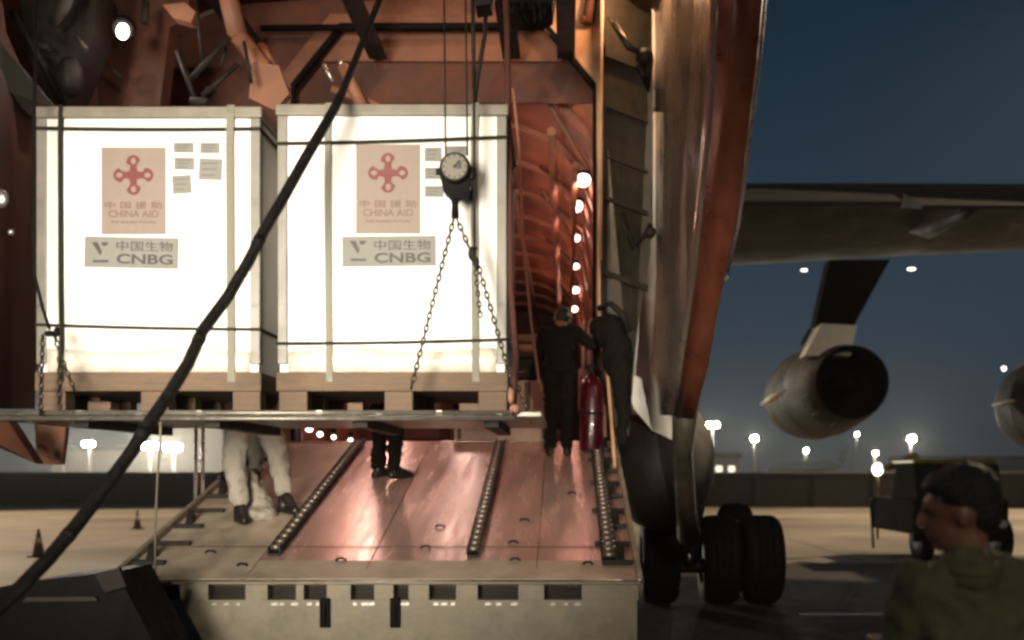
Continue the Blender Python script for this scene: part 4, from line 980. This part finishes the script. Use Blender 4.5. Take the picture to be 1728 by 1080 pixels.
b = MB(); b.box((x0 + .02, YT + .35, 1.955), (x1 - .02, YT + 1.75, 2.05), .03); b.build('cab_roof', M['yellow'], tk)
b = MB(); b.prism([(x0 + .12, YT + .105, 1.34), (x1 - .12, YT + .105, 1.34), (x1 - .16, YT + .40, 1.88), (x0 + .16, YT + .40, 1.88)], (0, -.02, .0)); b.build('windscreen', M['glass'], tk)
b = MB(); b.prism([(x0 - .1, YT + 2.0, 1.9), (x0 + .6, YT + 2.0, 2.22), (x0 + .7, YT + 2.0, 2.12), (x0 + .0, YT + 2.0, 1.8)], (0, .2, 0)); b.build('boom_arm', M['yellow'], tk)
for px in (1556, 1686):
    b = MB(); c = P(px, 0, YT + .6); b.tube([(c.x - .13, YT + .6, .42), (c.x + .13, YT + .6, .42)], .42, 22); w_ = b.build('wheel', M['tyre'], tk)
    b = MB(); b.tube([(c.x - .135, YT + .6, .42), (c.x + .135, YT + .6, .42)], .2, 16); b.build('rim', M['dark'], w_)
b = MB(); tbox(b, 1538, 1708, .42, .60, YT - .12, YT + .05, .03); b.build('bumper', M['black'], tk)
for px in (1556, 1690):
    b = MB(); c = P(px, 884, YT - .05); b.tube([c, c + V((0, -.08, 0))], .09, 12); b.build('headlight', M['silver'], tk)
b = MB(); c = P(1481, 792, YT + 2.9); b.tube([V((c.x, c.y, .3)), c - V((0, 0, .08))], .03, 8); bk = b.build('beacon_post', M['yellow'], tk)
b = MB(); b.ball(c, (.12, .10, .15)); b.build('beacon', M['lamps'], bk)
b = MB(); b.tube([P(1474, 925, YT + 2.8), P(1468, 830, YT + 2.8)], .03, 6); b.build('mirror_arm', M['dark'], tk)

# light masts
def mast(px, py, Y, r, lab, power, heads=1, pole_=True):
    c = P(px, py, Y)
    power *= .45
    t = thing('light_mast', (c.x, Y, 0), lab, 'light mast', 'floodlight masts beyond the apron')
    b = MB(); b.tube([(c.x, Y + .3, 0), (c.x, Y + .3, c.z)], [.22, .12], 8); b.build('pole', M['pole'], t)
    b = MB(); b.box((c.x - r * 1.6, Y + .1, c.z - r * .2), (c.x + r * 1.6, Y + .25, c.z + r * .3), .03); b.build('head_frame', M['dark'], t)
    for k in range(heads):
        xx = c.x + (k - (heads - 1) / 2) * r * 1.5
        b = MB(); b.ball((xx, Y - .15, c.z), (r * .62, .12, r * .52)); b.build('lamp_head', M['lampf'], t)
    lamp('SPOT', 'mast_light', (c.x, Y - 1.0, c.z), power, (1, .92, .74), .4, (c.x * .7, Y - 40, 0), 160, .5)
mast(1203, 717, 150, .62, 'tall twin headed light mast just right of the aircraft door, first in the row', 26000, 2)
mast(1273, 740, 165, .80, 'bright light mast under the left end of the near engine pod', 30000)
mast(1360, 760, 190, .50, 'faint light mast below the middle of the near engine pod', 12000)
mast(1446, 733, 210, .40, 'small dim light mast just below the right end of the near engine pod', 9000)
mast(1477, 765, 150, .42, 'light mast directly above the truck beacon', 12000)
mast(1538, 741, 150, .85, 'large bright light mast above the head of the near man', 32000)
mast(1228, 766, 230, .35, 'small low light mast beside the pale far building', 8000)
mast(105, 757, 150, .45, 'dim light mast furthest left under the lifted pallet', 40000)
mast(150, 749, 150, .62, 'bright light mast under the left crate, left of the black cable', 50000, 2)
mast(196, 757, 165, .55, 'light mast just left of the black cable', 40000)
mast(252, 752, 140, .80, 'glaring light mast just right of the black cable', 150000, 2)
mast(292, 755, 140, .85, 'glaring light mast beside the grey trousers worker', 170000, 2)

# far buildings
def building(x0, x1, y, h, lab, lit=True, roofh=.8):
    t = thing('terminal_building', ((x0 + x1) / 2, y, 0), lab, 'building')
    b = MB(); b.box((x0, y, 0), (x1, y + 18, h)); b.build('wall', M['build'], t)
    b = MB(); b.box((x0 - .4, y - .4, h + .002), (x1 + .4, y + 18.4, h + roofh)); b.build('roof', M['wallm'], t)
    if lit:
        n = max(3, int((x1 - x0) / 4))
        for i in range(n):
            xa = x0 + (x1 - x0) * (i + .2) / n; b = MB(); b.box((xa, y - .06, h * .35), (xa + (x1 - x0) / n * .5, y - .01, h * .7)); b.build('window', M['window'], t)
def wx(px, Y): return (px - PX) / F * Y
building(wx(1194, 150), wx(1262, 150), 158, 4.2, 'pale low building with lit windows beside the first twin light mast')
building(wx(40, 150), wx(222, 150), 158, 5.2, 'long pale building floodlit at night under the left crate, left of the black cable', False)
building(wx(228, 150), wx(352, 150), 156, 8.6, 'floodlit pale hangar front between the black cable and the white trousers', False)
lamp('SPOT', 'hangar_floodlight', (wx(292, 130), 128, 9), 42000, (1, .93, .80), .4, (wx(292, 156), 156, 4.4), 62, .6)
lamp('SPOT', 'wall_floodlight', (wx(130, 130), 128, 8), 15000, (1, .82, .66), .4, (wx(130, 158), 158, 3), 80, .7)
building(wx(1545, 260), wx(1900, 260), 262, 5.5, 'dark long hangar low on the horizon right of the near man', False)
# distant parked airliner
YA = 240; al = thing('parked_airliner', (P(1365, 0, YA).x, YA, 0), 'small white airliner parked far away below the near engine pod', 'airliner')
ax0, ax1 = P(1300, 0, YA).x, P(1432, 0, YA).x
b = MB(); b.tube([(ax0, YA, 3.3), (ax0 + 2, YA, 3.4), (ax0 + 14, YA, 3.4), (ax1 - 1, YA, 4.0)], [.3, 1.25, 1.25, .3], 12); b.build('fuselage', M['pale'], al)
b = MB(); b.prism([(ax1 - 3.6, YA, 4.1), (ax1 - .6, YA, 4.4), (ax1 + .4, YA, 7.4), (ax1 - 1.2, YA, 7.4)], (0, .2, 0)); b.build('tail_fin', M['pale'], al)
b = MB(); b.prism([(ax0 + 7, YA, 2.7), (ax0 + 10, YA, 2.7), (ax0 + 13, YA - 8, 3.2), (ax0 + 11.6, YA - 8, 3.2)], (0, 0, .2)); b.build('wing', M['pale'], al)
b = MB(); b.tube([(ax0 + 8, YA - 3, 2.1), (ax0 + 11, YA - 3, 2.2)], .5, 10); b.build('engine', M['fair'], al)
for xx in (ax0 + 3, ax0 + 10):
    b = MB(); b.tube([(xx, YA, 2.3), (xx, YA, .5)], .12, 6); b.tube([(xx, YA - .2, .5), (xx, YA + .2, .5)], .5, 10); b.build('landing_gear', M['dark'], al)

# ================================================================== NIGHT HAZE
hz = bpy.data.materials.new('haze'); hz.use_nodes = True; nn = hz.node_tree.nodes
nn.remove(nn['Principled BSDF']); pv = nn.new('ShaderNodeVolumePrincipled'); pv.inputs['Density'].default_value = .00035
pv.inputs['Color'].default_value = (.92, .92, .9, 1); pv.inputs['Anisotropy'].default_value = .55
hz.node_tree.links.new(pv.outputs[0], nn['Material Output'].inputs['Volume'])
b = MB(); b.box((-910, -70, -1), (910, 910, 30)); h = b.build('haze', hz); tag(h, kind='stuff')
h['label'] = 'thin night haze over the apron'
